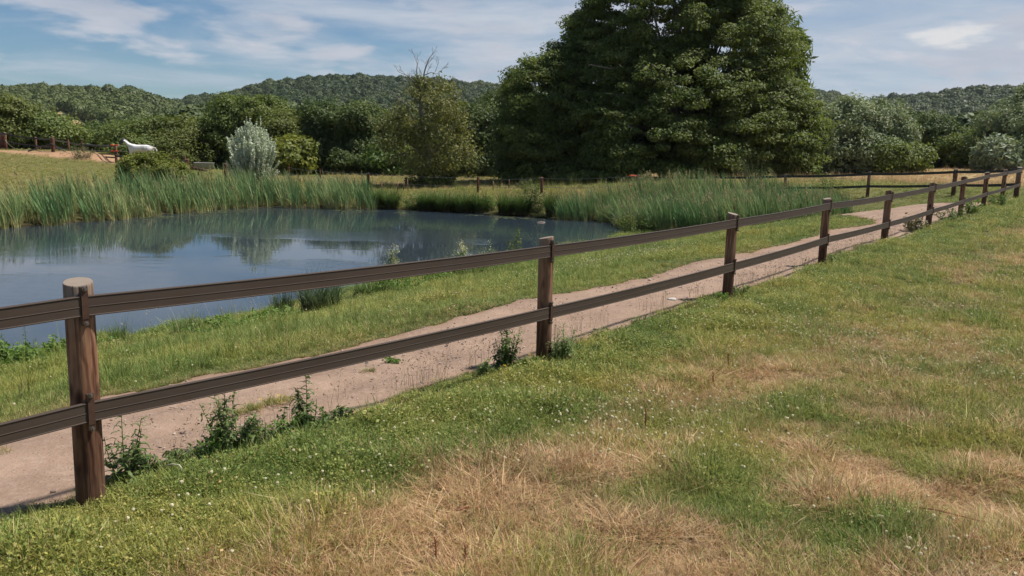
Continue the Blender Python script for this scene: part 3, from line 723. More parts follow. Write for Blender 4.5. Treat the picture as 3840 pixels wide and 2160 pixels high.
bg(80, 830, [(820, 310, 0, 52, 4, 52), (800, 370, -1, 55, 4, 60), (850, 400, -2, 60, 3, 50)], 'dense dark tree with a flat top, first left of the pair', 'dark', 180, seed=19)
bg(79, 920, [(900, 305, 0, 52, 4, 50), (930, 340, 0, 45, 3.5, 60), (890, 400, -2, 60, 3.5, 50), (960, 400, -1, 50, 3, 50)], 'dense dark tree touching the half-dead tree on its left', 'dark', 190, seed=20)
bg(76, 990, [(980, 400, 0, 45, 3, 38), (1010, 430, 0, 40, 2.5, 20)], 'grey-green scrub tree low at the left foot of the half-dead tree', 'weed', 60, seed=21, leaf=0.24)
bg(80, 1150, [(1150, 320, 0, 60, 3.5, 60), (1190, 350, 0, 55, 3.5, 65), (1130, 400, -2, 60, 3, 45)], 'dark tree filling the space right of the half-dead tree', 'dark', 170, seed=22)
bg(76, 1220, [(1215, 310, 1, 45, 3, 50), (1235, 370, 0, 50, 3, 70), (1190, 415, -1, 50, 3, 35), (1260, 420, -1, 40, 3, 32)], 'dark tree between the half-dead tree and the smaller alder', 'dark', 170, seed=23)
bg(98, 1080, [(1060, 330, 0, 60, 3, 50), (1090, 390, 0, 70, 3, 50)], 'dark tree screened by the half-dead tree', 'dark', 90, seed=24)
bg(88, 690, [(680, 410, 0, 80, 3, 40), (600, 410, 0, 60, 3, 35)], 'dark low tree under the tall round one', 'dark', 80, seed=25)
# right-hand side
WL = dict(aspect=2.4, flat=0.9, droop=0.1, up=0.3)
bg(80, 2150, [(2130, 320, 0, 75, 4, 62), (2190, 310, 1, 70, 4, 50), (2090, 380, -1, 60, 3.5, 50), (2180, 385, -2, 80, 3.5, 50), (2240, 360, 0, 50, 3.5, 50)], 'broad silver-grey willow right of the huge tree', 'willow', 330, name='willow_tree', seed=30, rc=1.0, leaf=0.125, per=330, **WL)
bg(76, 2240, [(2235, 395, 0, 55, 3, 38), (2290, 400, 0, 30, 2.5, 32)], 'low mixed green thicket tree at the right foot of the broad willow', 'mid', 90, seed=31)
bg(90, 2330, [(2320, 335, 0, 55, 4, 45), (2365, 355, 0, 48, 3.5, 45), (2310, 390, -1, 50, 3, 35), (2380, 400, -1, 55, 3, 30)], 'round dark green tree between the two willows', 'dark', 170, seed=32)
bg(84, 2420, [(2420, 380, 0, 45, 3, 42), (2460, 365, 1, 40, 3, 40)], 'yellowish tree between the round dark tree and the edge willow', 'mid', 90, seed=33)
bg(80, 2540, [(2540, 330, 0, 55, 4, 58), (2590, 300, 1, 60, 4, 80), (2520, 400, -1, 50, 3, 40), (2600, 400, 0, 60, 3, 50), (2660, 330, 0, 60, 4, 70)], 'tall grey willow cut by the right picture edge', 'willow', 260, name='willow_tree', seed=34, rc=1.0, leaf=0.125, per=330, **WL)
bg(74, 2500, [(2500, 400, 0, 32, 2.5, 36), (2545, 395, 0, 30, 2.5, 30)], 'small silvery willow shrub standing before the edge willow', 'pale_willow', 70, name='willow_tree', seed=35, rc=1.0, leaf=0.19, **WL)

bg(96, 2110, [(2060, 330, 0, 60, 4, 60), (2150, 330, 0, 70, 4, 60), (2240, 350, 0, 60, 4, 50)], 'dark tree glimpsed behind the broad willow', 'dark', 110, seed=36)
bg(100, 2470, [(2420, 350, 0, 60, 4, 50), (2500, 340, 0, 60, 4, 60), (2580, 350, 0, 70, 4, 70)], 'dark tree glimpsed behind the edge willow', 'dark', 110, seed=37)
bg(98, 1000, [(960, 330, 0, 60, 3.5, 50), (1020, 345, 0, 50, 3, 50)], 'dark tree in the gap left of the half-dead tree trunk', 'dark', 80, seed=38)
bg(95, 1200, [(1180, 310, 0, 60, 3.5, 50), (1260, 300, 0, 50, 3, 70)], 'dark tree rising behind the tree next to the smaller alder', 'dark', 100, seed=39)
bg(96, 760, [(740, 320, 0, 50, 3.5, 50), (790, 310, 0, 45, 3, 50)], 'dark tree behind the yellow-green tree with the notched top', 'dark', 80, seed=40)
# half-dead tree: bare branching top, brownish crown, ivy at the foot
def dead_tree():
    Y = 58; base = ato(1085, 470, Y); g0 = gz(base[0], base[1]); root = empty('half_dead_tree', (base[0], Y, g0))
    tag(root, 'half-dead tree with bare twiggy top and sparse brown-green leaves', 'tree')
    rr = random.Random(8); mb = MB(); tw = []
    def px(x, y, dY=0): q = ato(x, y, Y + dY); return Vector((q[0] - base[0], q[1] - Y, q[2] - g0))
    def branch(pts, r0, r1, n=7):
        k = len(pts); mb.tube(pts, [r0 + (r1 - r0) * i / (k - 1) for i in range(k)], n)
    branch([px(1083, 500), px(1078, 440), px(1082, 390), px(1070, 350), px(1062, 300), px(1058, 250), px(1052, 215), px(1050, 195)], 0.32, 0.05)
    branch([px(1070, 350), px(1045, 320), px(1035, 290), px(1018, 262), px(1000, 245)], 0.12, 0.02)
    branch([px(1062, 300), px(1085, 262), px(1100, 240), px(1120, 215)], 0.10, 0.03)
    branch([px(1058, 260), px(1070, 225), px(1066, 190), px(1070, 172), px(1078, 152), px(1082, 142)], 0.09, 0.015)
    branch([px(1052, 225), px(1040, 205), px(1025, 190), px(1005, 182)], 0.07, 0.012)
    branch([px(1052, 210), px(1048, 180), px(1050, 160), px(1044, 145)], 0.05, 0.01)
    branch([px(1066, 190), px(1085, 182), px(1100, 186)], 0.035, 0.01)
    branch([px(1066, 210), px(1085, 200), px(1095, 180)], 0.035, 0.01)
    branch([px(1080, 400), px(1030, 360), px(1005, 330)], 0.12, 0.03); branch([px(1080, 400), px(1120, 350), px(1150, 300)], 0.13, 0.03)
    branch([px(1075, 370), px(1110, 300), px(1120, 250)], 0.12, 0.02)
    def twigs(p, d, L, r, dep):
        q = p + d * L; m_ = p.lerp(q, 0.5) + Vector((rr.uniform(-1, 1), rr.uniform(-1, 1), rr.uniform(-1, 1))) * L * 0.12
        mb.tube([p, m_, q], [r, r * 0.7, r * 0.35], 4, False)
        if dep: 
            for _ in range(3): twigs(p.lerp(q, rr.uniform(0.4, 1)), (d + Vector((rr.uniform(-1, 1), rr.uniform(-.6, .6), rr.uniform(-.5, .9))) * 0.8).normalized(), L * 0.62, r * 0.55, dep - 1)
    for (x, y) in [(1000, 245), (1018, 262), (1035, 205), (1005, 182), (1044, 145), (1050, 165), (1082, 142), (1078, 160), (1100, 186), (1095, 180), (1060, 190), (1052, 200), (1070, 172), (1020, 190), (1120, 215), (1030, 285), (1015, 300), (1000, 330), (990, 280), (1150, 300), (1075, 185), (1030, 230), (1090, 220), (1140, 250), (975, 320), (1165, 330)]:
        p = px(x, y, rr.uniform(-0.8, 0.8)); d = Vector(((x - 1060) / 60 + rr.uniform(-.3, .3), rr.uniform(-.4, .4), 0.75)).normalized()
        twigs(p, d, rr.uniform(0.35, 0.65), 0.020, 2)
    mb.build('trunk', M['dead_bark'], root, smooth=True)
    Ls = []
    for (cx, cy, rx, ry, rz) in [(1062, 232, 26, 1.0, 26), (1115, 232, 30, 1.0, 30), (1085, 265, 40, 1.2, 30), (1060, 300, 55, 1.8, 45), (1110, 270, 45, 1.6, 50), (1040, 370, 70, 2, 45), (1120, 350, 60, 2, 55), (1080, 420, 60, 1.8, 28), (1000, 320, 38, 1.4, 26), (1150, 400, 40, 1.6, 35)]:
        l = L_(cx, cy, 0, rx * 1.2, ry * 1.15, rz, Y); Ls.append((l[0] - base[0], l[1] - Y, l[2] - g0, *l[3:], 1))
    P, N, tint = crown_points(Ls, 300, 80, 0.66, 0.8, 0.6, 0.3, 0.0, 77)
    V, F = leaf_quads(P, N, 0.105, 1.6)
    link('crown', build_mesh('crown', V, F, {'v': np.repeat(tint, 4)}), LEAFM['brownish'], root)
    l2 = [(0, 0, 0.3, 1.15, 1.0, 0.95, 1), (0.9, -0.2, 0.2, 0.8, 0.7, 0.7, 1), (-0.9, 0, 0.15, 0.7, 0.7, 0.6, 1)]
    P, N, tint = crown_points(l2, 60, 110, 0.38, 0.7, 0.2, 0.5, 0, 78); V, F = leaf_quads(P, N, 0.11, 1.4)
    link('ivy', build_mesh('ivy', V, F, {'v': np.repeat(tint, 4)}), LEAFM['dark'], root)
dead_tree()

# silver shrub with upright pale sprays
def silver_shrub():
    Y = 52.5; b = ato(635, 440, Y); g0 = gz(b[0], Y); root = empty('silver_shrub', (b[0], Y, g0))
    tag(root, 'silvery white shrub with upswept sprays above the left reeds', 'shrub')
    r = np.random.default_rng(5); mb = MB(); Ps, Ns, Ts = [], [], []
    for k in range(430):
        a = r.uniform(0, 2 * math.pi); out = r.uniform(0.0, 1.0) ** 0.6
        tip_h = 3.30 - 1.45 * out ** 2.0 + abs(r.normal()) * 0.42
        if r.random() < 0.45: tip_h *= r.uniform(0.30, 0.95)
        wid = 1.70 * (0.80 + 0.20 * math.sqrt(max(0.0, 1 - (tip_h / 4.2) ** 2)))
        tip = np.array([math.cos(a) * out * wid + 0.02, math.sin(a) * out * 1.5, tip_h]); root_p = np.array([math.cos(a) * 0.15, math.sin(a) * 0.15, 0.0])
        mid = root_p * 0.5 + tip * 0.5 + np.array([math.cos(a) * 0.22, math.sin(a) * 0.22, -0.22 * out])
        tt = np.linspace(0, 1, 8)[:, None]; cur = (1 - tt) ** 2 * root_p + 2 * tt * (1 - tt) * mid + tt ** 2 * tip
        if k < 160: mb.tube([cur[0], cur[3], cur[5], cur[7]], [0.022, 0.014, 0.009, 0.004], 4, False)
        m = 85; u_ = r.uniform(0.52, 1.0, m); p = (1 - u_)[:, None] ** 2 * root_p + (2 * u_ * (1 - u_))[:, None] * mid + (u_ ** 2)[:, None] * tip
        # side sprigs
        p = p + r.normal(size=(m, 3)) * np.array([0.05, 0.05, 0.035]) * (1.25 - u_)[:, None] * 1.2
        dirv = unit(tip - mid); Ps.append(p); Ns.append(unit(r.normal(size=(m, 3)) + 0.4 * np.array([0, 0, 1])))
        Ts.append(np.clip(0.55 + (u_ - 0.8) * 1.1 + r.normal(size=m) * 0.25, 0, 1))
    P, N, tint = np.concatenate(Ps), np.concatenate(Ns), np.concatenate(Ts)
    V, F = leaf_quads(P, N, 0.062, 1.9)
    link('crown', build_mesh('crown', V, F, {'v': np.repeat(tint, 4)}), LEAFM['silver'], root)
    mb.build('stem', M['bark'], root, smooth=True)
silver_shrub()
# round bush on the left bank
ptree('hawthorn_bush', 'round yellow-green bush on the left bank in front of the horse', 'bush', 46, 385, [
    (365, 428, 0, 58, 1.4, 40), (330, 418, 0, 28, 1.0, 28), (420, 432, 0, 50, 1.3, 28), (380, 455, -0.4, 75, 1.3, 22), (450, 446, 0, 30, 1.0, 22), (385, 410, 0, 32, 0.9, 24)],
    nclump=240, per=120, rc=0.30, leaf=0.075, key='bush', trunk=(0.06, 0.9, 12), seed=41, flat=0.8, trunk_name='stem')

# ------------------------------------------------------------------ wooded hills
def pix_azel(x, y):
    r = ray(x * K, y * K); return math.atan2(r[0], r[1]), r[2] / math.hypot(r[0], r[1])
RIDGES = [
    ([(-900, 260), (-400, 218), (-100, 208), (0, 210), (60, 206), (150, 209), (270, 214), (330, 222), (380, 239), (430, 256), (480, 280), (540, 305), (620, 340)], 640, 290),
    ([(100, 330), (250, 290), (330, 275), (400, 258), (470, 246), (560, 238), (640, 217), (760, 202), (860, 195), (940, 197), (1000, 202), (1150, 207), (1280, 214), (1500, 222), (1800, 224), (1990, 222), (2060, 226), (2100, 236), (2150, 250), (2200, 275), (2260, 310)], 840, 330),
    ([(2000, 300), (2100, 275), (2190, 254), (2280, 244), (2370, 240), (2400, 232), (2500, 227), (2576, 229), (2800, 235), (3200, 250)], 930, 350)]
RD_ = []
for pts, Rr, r0 in RIDGES:
    q = np.array([pix_azel(*p) for p in pts]); RD_.append((q[:, 0], q[:, 1], Rr, r0))
def hill_z(az_, r):
    z = np.full_like(r, -3.0)
    xy = np.c_[r * np.sin(az_), r * np.cos(az_)]
    for A, T, Rr, r0 in RD_:
        wide = Rr * (1 + 0.06 * np.sin(az_ * 9))
        top = np.interp(az_, A, T, left=0.02, right=0.02) * Rr + CAMZ - 5.5
        top = np.maximum(top, 2.0)
        f = np.clip((r - r0) / (wide - r0), 0, 1); f = 0.72 * f ** 1.15 + 0.28 * f ** 3
        zi = -3 + (top + 3) * np.where(r <= wide, f, 1 - 0.25 * np.clip((r - wide) / 250, 0, 1))
        z = np.maximum(z, zi)
    n_ = vnoise(xy, 0.012, 3, 21) * 5.5 * np.clip((r - 330) / 200, 0, 1)
    lim = np.where(r > 560, np.clip(1 - (r - 560) / 150, 0.15, 1), 1)
    return z + n_ * lim
ha = np.linspace(R(-52), R(52), 260); hr = np.linspace(230, 1150, 110)
HA, HR = np.meshgrid(ha, hr); hz = hill_z(HA.ravel(), HR.ravel())
hx, hy = (HR * np.sin(HA)).ravel(), (HR * np.cos(HA)).ravel()
ii, jj = np.meshgrid(np.arange(len(hr) - 1), np.arange(len(ha) - 1), indexing='ij'); nn_ = len(ha)
HF = np.stack([ii * nn_ + jj, (ii + 1) * nn_ + jj, (ii + 1) * nn_ + jj + 1, ii * nn_ + jj + 1], -1).reshape(-1, 4)[:, ::-1]
a0 = pix_azel(145, 300)[0]; a1 = pix_azel(234, 300)[0]
te_ = (hz - CAMZ) / HR.ravel()
def hay_limit(az_):     # upper edge of the hay field as tangent of elevation
    u_ = (az_ - a0) / (a1 - a0); return 0.0185 - 0.012 * u_
hay = ((HA.ravel() > a0 - 0.004) & (HA.ravel() < a1 + 0.004) & (te_ < hay_limit(HA.ravel()) + 0.002)).astype(float)
hcol = np.array([0.045, 0.06, 0.025])[None] * (1 - hay[:, None]) + np.array([0.40, 0.28, 0.15])[None] * hay[:, None]
hills = link('hills', build_mesh('hills', np.c_[hx, hy, hz], HF, {'gcol': hcol}, True), M['ground']); tag(hills, kind='structure')

HID = bpy.data.collections.new('prototypes')           # source shapes for scattered ground cover, never linked to the scene
def proto_collection(name, meshes, mat):
    c = bpy.data.collections.new(name)
    for i, me in enumerate(meshes):
        me.materials.append(mat); o = bpy.data.objects.new(f'{name}_{i:02d}', me); c.objects.link(o)
    return c
def scatter(name, P, rot, scl, idx, attrs, coll, label, cat=None, group=None):
    """one object of ground cover: its mesh is the points, a node modifier places the shapes"""
    n = len(P); me = bpy.data.meshes.new(name); me.vertices.add(n); me.vertices.foreach_set('co', np.asarray(P, np.float32).ravel())
    for nm, A, ty in (('rot', rot, 'FLOAT_VECTOR'), ('scl', scl, 'FLOAT_VECTOR')):
        a = me.attributes.new(nm, ty, 'POINT'); a.data.foreach_set('vector', np.asarray(A, np.float32).ravel())
    a = me.attributes.new('idx', 'INT', 'POINT'); a.data.foreach_set('value', np.asarray(idx, np.int32))
    for nm, A in attrs.items():
        a = me.attributes.new(nm, 'FLOAT', 'POINT'); a.data.foreach_set('value', np.asarray(A, np.float32))
    o = link(name, me)
    ng = bpy.data.node_groups.new('scatter_' + name, 'GeometryNodeTree')
    ng.interface.new_socket('Geometry', in_out='INPUT', socket_type='NodeSocketGeometry'); ng.interface.new_socket('Geometry', in_out='OUTPUT', socket_type='NodeSocketGeometry')
    N = ng.nodes; gi = N.new('NodeGroupInput'); go = N.new('NodeGroupOutput')
    ci = N.new('GeometryNodeCollectionInfo'); ci.inputs['Collection'].default_value = coll; ci.inputs['Separate Children'].default_value = True; ci.inputs['Reset Children'].default_value = True
    ip = N.new('GeometryNodeInstanceOnPoints'); ip.inputs['Pick Instance'].default_value = True
    def na_(nm, dt):
        q = N.new('GeometryNodeInputNamedAttribute'); q.data_type = dt; q.inputs['Name'].default_value = nm; return q.outputs['Attribute']
    Lk = ng.links.new
    Lk(gi.outputs[0], ip.inputs['Points']); Lk(ci.outputs[0], ip.inputs['Instance']); Lk(na_('idx', 'INT'), ip.inputs['Instance Index'])
    e2r = N.new('FunctionNodeEulerToRotation'); Lk(na_('rot', 'FLOAT_VECTOR'), e2r.inputs[0]); Lk(e2r.outputs[0], ip.inputs['Rotation'])
    Lk(na_('scl', 'FLOAT_VECTOR'), ip.inputs['Scale']); Lk(ip.outputs[0], go.inputs[0])
    md = o.modifiers.new('scatter', 'NODES'); md.node_group = ng
    tag(o, label, cat, group, 'stuff'); return o

def hill_crown(seed):
    r = np.random.default_rng(seed); bm = bmesh.new(); bmesh.ops.create_icosphere(bm, subdivisions=3, radius=1.0)
    V = np.array([v.co[:] for v in bm.verts]); F = np.array([[v.index for v in f.verts] for f in bm.faces]); bm.free()
    d = 1 + 0.20 * vnoise(V, 1.6, 3, seed) + 0.07 * vnoise(V, 5, 2, seed + 3)
    V = V * d[:, None] * np.array([1, 1, 0.85]); k = len(V)
    F4 = np.c_[F, F[:, 2]][:, :4]
    D = unit(r.normal(size=(420, 3))); D[:, 2] = np.abs(D[:, 2]) * 0.9 + D[:, 2] * 0.1; D = unit(D)
    dd = 1 + 0.20 * vnoise(D, 1.6, 3, seed) + 0.07 * vnoise(D, 5, 2, seed + 3) + r.uniform(-0.02, 0.09, 420)
    LV, LF = leaf_quads(D * dd[:, None] * np.array([1, 1, 0.85]), unit(D + 0.38 * r.normal(size=D.shape)), 0.17, 1.2)
    # triangles of the core as quads with a repeated corner are not allowed: split the leaves to triangles instead
    LT = np.concatenate([LF[:, [0, 1, 2]], LF[:, [0, 2, 3]]])
    VV = np.concatenate([V, LV]); FF = np.concatenate([F, LT + k])
    tint = np.concatenate([np.full(k, 0.15), np.repeat(r.uniform(0.2, 1, 420), 4)])
    return build_mesh('hill_crown', VV, FF, {'v': tint})
hc = proto_collection('hill_crown', [hill_crown(s) for s in range(5)],
    leaf_mat('hill_leaves', (0.028, 0.050, 0.018), (0.062, 0.092, 0.030), ((0.068, 0.092, 0.026), (0.145, 0.172, 0.048)), instancer='tint', trans=0.12))
NH = 24000
ra = rng.uniform(R(-44), R(44), NH); rr2 = np.sqrt(rng.uniform(300 ** 2, 985 ** 2, NH))
hzv = hill_z(ra, rr2); te = (hzv - CAMZ) / rr2
ok = ~((ra > a0 - 0.010) & (ra < a1 + 0.018) & (te < hay_limit(ra) + 0.001) & (rr2 < 620))
lim = np.zeros(NH, bool)
for A, T, Rr, r0 in RD_: lim |= (rr2 < Rr * 1.09) & (ra > A[0] - .2) & (ra < A[-1] + .2)
ok &= lim & (hzv > -2.0)
ra, rr2, hzv = ra[ok], rr2[ok], hzv[ok]; NHk = len(ra)
hs = rng.uniform(2.9, 5.6, NHk) * np.where(rng.random(NHk) < 0.08, 1.25, 1)
htint = np.clip(0.45 + 0.85 * vnoise(np.c_[rr2 * np.sin(ra), rr2 * np.cos(ra)], 0.006, 3, 31) + rng.normal(size=NHk) * 0.22, 0, 1)
wood = scatter('hillside_woodland', np.c_[rr2 * np.sin(ra), rr2 * np.cos(ra), hzv + hs * 0.35], np.c_[np.zeros(NHk), np.zeros(NHk), rng.uniform(0, 6.28, NHk)], np.c_[hs, hs, hs * rng.uniform(0.9, 1.2, NHk)],
    rng.integers(0, 5, NHk), {'tint': htint}, hc, 'billowing green woodland covering the hills behind the pond')

# nearer dark belt of wood filling behind the field trees
NB = 420
rb_a = np.linspace(R(-40), R(40), NB) + rng.normal(size=NB) * 0.004; rb_r = rng.uniform(108, 150, NB)
bx_, by_ = rb_r * np.sin(rb_a), rb_r * np.cos(rb_a)
leftlow = (rb_a < R(-21))
bs = rng.uniform(2.6, 4.2, NB) * np.where(leftlow, 0.62, 1.0)
bz = np.where(leftlow, -1.0, 0.2) + bs * 0.4
belt = scatter('tree_belt_foliage', np.c_[bx_, by_, bz], np.c_[np.zeros(NB), np.zeros(NB), rng.uniform(0, 6.28, NB)], np.c_[bs, bs, bs], rng.integers(0, 5, NB),
    {'tint': rng.uniform(0, 0.6, NB)}, hc, 'dark mass of woodland edge behind the field trees')

# ------------------------------------------------------------------ grass, weeds and reeds
def blades(n, h, spread, width, lean=0.5, segs=3, seed=0, hvar=0.4, wind=(0, 0), flatten=1.0, gravity=0.0):
    r = np.random.default_rng(seed)
    a = r.uniform(0, 6.283, n); rad = spread * np.sqrt(r.random(n)); b = np.c_[rad * np.cos(a), rad * np.sin(a), np.zeros(n)]
    da = a + r.normal(size=n) * 0.9; d = np.c_[np.cos(da), np.sin(da), np.zeros(n)]; side = np.c_[-np.sin(da), np.cos(da), np.zeros(n)]
    tw = r.uniform(-0.6, 0.6, n)[:, None]; side = unit(side + d * tw)
    H = h * (1 + hvar * r.uniform(-1, 1, n)); Ln = lean * r.uniform(0.2, 1.4, n); w_ = width * r.uniform(0.7, 1.3, n)
    V, hh = [], []
    for k in range(segs + 1):
        t = k / segs
        c = b + np.array([0, 0, 1]) * (H * (t - gravity * t ** 2.5 * Ln))[:, None] * flatten + (d * (H * Ln * t ** 1.8)[:, None]) + np.array([wind[0], wind[1], 0]) * (H * t ** 2)[:, None]
        ww = (w_ * (1 - t ** 2.2) * 0.5 + width * 0.04)[:, None]
        V += [c - side * ww, c + side * ww]; hh += [np.full(n, t)] * 2
    V = np.stack(V, 1).reshape(-1, 3); hh = np.stack(hh, 1).reshape(-1)
    m = 2 * (segs + 1); base = (np.arange(n) * m)[:, None]
    F = np.concatenate([base + np.array([2 * k, 2 * k + 1, 2 * k + 3, 2 * k + 2]) for k in range(segs)])
    return V, F, hh, np.repeat(r.random(n), m)
def join(parts):
    V, F, A, B = [], [], [], []; o = 0
    for (v_, f_, a_, b_) in parts: V.append(v_); F.append(f_ + o); A.append(a_); B.append(b_); o += len(v_)
    return np.concatenate(V), np.concatenate(F), np.concatenate(A), np.concatenate(B)

def grass_mat(name, g1, g2, s1, s2, base=None, trans=0.35):
    m, t = new_mat(name)
    v_ = t.n('ShaderNodeAttribute', attribute_name='v').outputs['Fac']; h_ = t.n('ShaderNodeAttribute', attribute_name='h').outputs['Fac']
    d_ = t.n('ShaderNodeAttribute', attribute_name='dry', attribute_type='INSTANCER').outputs['Fac']
    k_ = t.n('ShaderNodeAttribute', attribute_name='tone', attribute_type='INSTANCER').outputs['Fac']
    v2 = t.math('FRACT', t.math('ADD', t.math('MULTIPLY', v_, 7.31), k_))
    green = t.mix(1.0, t.mix(v2, rgb(g1), rgb(g2)), t.mix(k_, rgb((0.74, 1.04, 0.84)), rgb((1.22, 1.06, 0.92))), 'MULTIPLY'); straw = t.mix(1.0, t.mix(v2, rgb(s1), rgb(s2)), t.mix(t.math('FRACT', t.math('MULTIPLY', v_, 13.7)), rgb((1.02, 0.86, 0.74)), rgb((1.0, 1.04, 1.0))), 'MULTIPLY')
    f = t.math('ADD', t.math('MULTIPLY', t.math('SUBTRACT', d_, v_), 3.5), 0.5, clamp=True)
    col = t.mix(f, green, straw)
    if base: col = t.mix(t.ramp(h_, (0.42, 0.05, 0.0, 0.85)), col, rgb(base))
    br = t.ramp(k_, (0, 1, 0.78, 1.22)); col = t.mix(1.0, col, t.n('ShaderNodeCombineColor', i_0=br, i_1=br, i_2=br).outputs[0], 'MULTIPLY')
    p = t.n('ShaderNodeBsdfPrincipled', i_Base_Color=col, i_Roughness=0.55); p.inputs['Specular IOR Level'].default_value = 0.25
    tr = t.n('ShaderNodeBsdfTranslucent', i_Color=col)
    mx = t.n('ShaderNodeMixShader', i_0=trans, i_1=p.outputs[0], i_2=tr.outputs[0]); finish(t, mx.outputs[0]); return m
GM = grass_mat('grass_blade', (0.165, 0.195, 0.046), (0.420, 0.410, 0.130), (0.40, 0.245, 0.135), (0.74, 0.57, 0.36))
def gmesh(name, parts):
    V, F, A, B = join(parts) if isinstance(parts, list) else parts
    return build_mesh(name, V, F, {'h': A, 'v': B})
turf = []
for s in range(4): turf.append(gmesh('turf', [blades(26, 0.066, 0.085, 0.0066, 1.0, 3, 100 + s, gravity=0.35), blades(9, 0.115, 0.07, 0.0050, 0.8, 3, 120 + s, gravity=0.3)]))
for s in range(3): turf.append(gmesh('turf', [blades(28, 0.10, 0.16, 0.0062, 1.5, 2, 140 + s, flatten=0.28), blades(10, 0.06, 0.08, 0.0055, 1.0, 2, 150 + s)]))      # 4-6 lying hay
def leaflets(n, h, spread, size, seed, up=0.9):
    r = np.random.default_rng(seed); a = r.uniform(0, 6.283, n); rad = spread * np.sqrt(r.random(n))
    P = np.c_[rad * np.cos(a), rad * np.sin(a), h * r.uniform(0.35, 1.0, n)]
    N = unit(r.normal(size=(n, 3)) * 0.5 + np.array([0, 0, up])); 
    T = unit(np.cross(N, unit(r.normal(size=(n, 3))))); B = np.cross(N, T); s_ = size * r.uniform(0.6, 1.3, n)[:, None]
    V = np.stack([P - T * s_ * 0.7, P + B * s_ * 0.5, P + T * s_ * 0.7, P - B * s_ * 0.5], 1).reshape(-1, 3)
    return V, np.arange(4 * n).reshape(-1, 4), np.full(4 * n, 0.6), np.repeat(r.random(n), 4)
for s in range(3): turf.append(gmesh('turf', [leaflets(80, 0.09, 0.12, 0.0135, 160 + s), blades(10, 0.12, 0.08, 0.0045, 0.6, 3, 165 + s)]))       # 7-9 leafy weeds
for s in range(2): turf.append(gmesh('turf', [blades(9, 0.30, 0.05, 0.0030, 0.35, 4, 170 + s), blades(16, 0.16, 0.06, 0.004, 0.6, 3, 175 + s)]))   # 10-11 taller wisps
turf_c = proto_collection('turf', turf, GM)

def polar_points(n, r0, r1, half=0.66, cap=None, seed=1, power=1.0):
    """points with density falling with distance squared (power 1) inside the view wedge"""
    r = np.random.default_rng(seed)
    rr_ = r0 * (r1 / r0) ** r.random(n); a = r.uniform(-half, half, n)
    return rr_ * np.sin(a), rr_ * np.cos(a), rr_, r
def rots(r, n, tilt=0.12): return np.c_[r.normal(size=n) * tilt, r.normal(size=n) * tilt, r.uniform(0, 6.283, n)]

# paddock turf on the camera side and under the fence
x, y, rad, r = polar_points(190000, 2.4, 62, seed=3)
s, t, dry, strip = zones(x, y); pmk = path_mask(s, t)
keep = (t > -0.48) & ((pmk < 0.02) | (r.random(len(x)) < 0.55 * np.exp(-np.clip(pmk, 0, 9) / 0.05))) & (x < 62); x, y, rad, s, t, dry, strip = [q[keep] for q in (x, y, rad, s, t, dry, strip)]
n = len(x); u_ = r.random(n)
idx = np.where(u_ < 0.06 + 1.5 * np.clip(dry - 0.30, 0, 0.6), r.integers(4, 7, n), r.integers(0, 4, n))
lush = np.clip(strip * 1.15 + 0.25 * vnoise(np.c_[x, y], 1.1, 2, 44), 0, 1)
idx = np.where((r.random(n) < lush * 0.36), r.integers(7, 10, n), idx)
idx = np.where((r.random(n) < 0.035 * (t > 0.8)), r.integers(10, 12, n), idx)
grow = np.where(rad < 12, 1.0, 1.0 + np.clip((rad - 12) / 28, 0, 1) * 0.8)
sc = r.uniform(0.45, 0.85, n) * grow * (1 + 0.10 * lush) * np.clip(0.35 + (t + 0.30) * 1.4, 0.35, 1) * (1 + 0.45 * vnoise(np.c_[x, y], 2.6, 3, 46))
sc *= np.where(idx >= 10, 0.75, 1)
tone = np.clip(0.52 - 0.16 * strip + 0.38 * vnoise(np.c_[x, y], 1.6, 3, 45) + r.normal(size=n) * 0.26, 0, 1)
idx = np.where((idx >= 7) & (idx < 10) & (dry > 0.45), 5, idx)
scatter('paddock_grass', np.c_[x, y, ground_z(x, y) - 0.006], rots(r, n), np.c_[sc, sc, sc * r.uniform(0.7, 1.15, n)], idx, {'dry': np.clip(dry + r.normal(size=n) * 0.20, 0, 1) * np.where((idx >= 7) & (idx < 10), 0.25, 1), 'tone': tone}, turf_c,
    'green and straw coloured paddock turf in front of the long fence')

# verge between path and pond, and tufts on the path
x, y, rad, r = polar_points(150000, 4.0, 60, seed=4)
s, t = xy2st(x, y); pmk = path_mask(s, t); psd = pond_sd(x, y)
isl = ((np.abs(s - 1.6) < 0.28) & (np.abs(t + 0.83) < 0.05)) | ((s < 0.1) & (s > -2.5) & (np.abs(t + 1.12 + 0.03 * np.sin(3 * s)) < 0.06)) | ((np.abs(s - 2.75) < 0.05) & (np.abs(t + 0.95) < 0.035)) | ((np.abs(s - 13.0) < 0.3) & (np.abs(t + 0.75) < 0.05))
keep = (t < -0.5) & (psd > 0.10) & ((pmk < 0.02) | (isl & (r.random(len(x)) < 0.75))) & (y < 60) & ~((x < -16) & (y > 30)); x, y, rad, s, t, psd, pmk = [q[keep] for q in (x, y, rad, s, t, psd, pmk)]
n = len(x)
dr = np.clip(0.0 + 0.20 * vnoise(np.c_[x, y], 0.5, 3, 50) + 0.35 * np.exp(-np.clip(-pmk, 0, 9) / 0.25), 0, 1)
far_ = sstep(38, 46, y); dr = np.clip(dr + far_ * (0.22 + 0.25 * vnoise(np.c_[x, y], 0.4, 2, 51)), 0, 1)
mdw = sstep(28, 34, y) * sstep(9, 15, x); dr = np.clip(dr + mdw * 0.15 + mdw * sstep(46, 52, y) * 0.7, 0, 1)
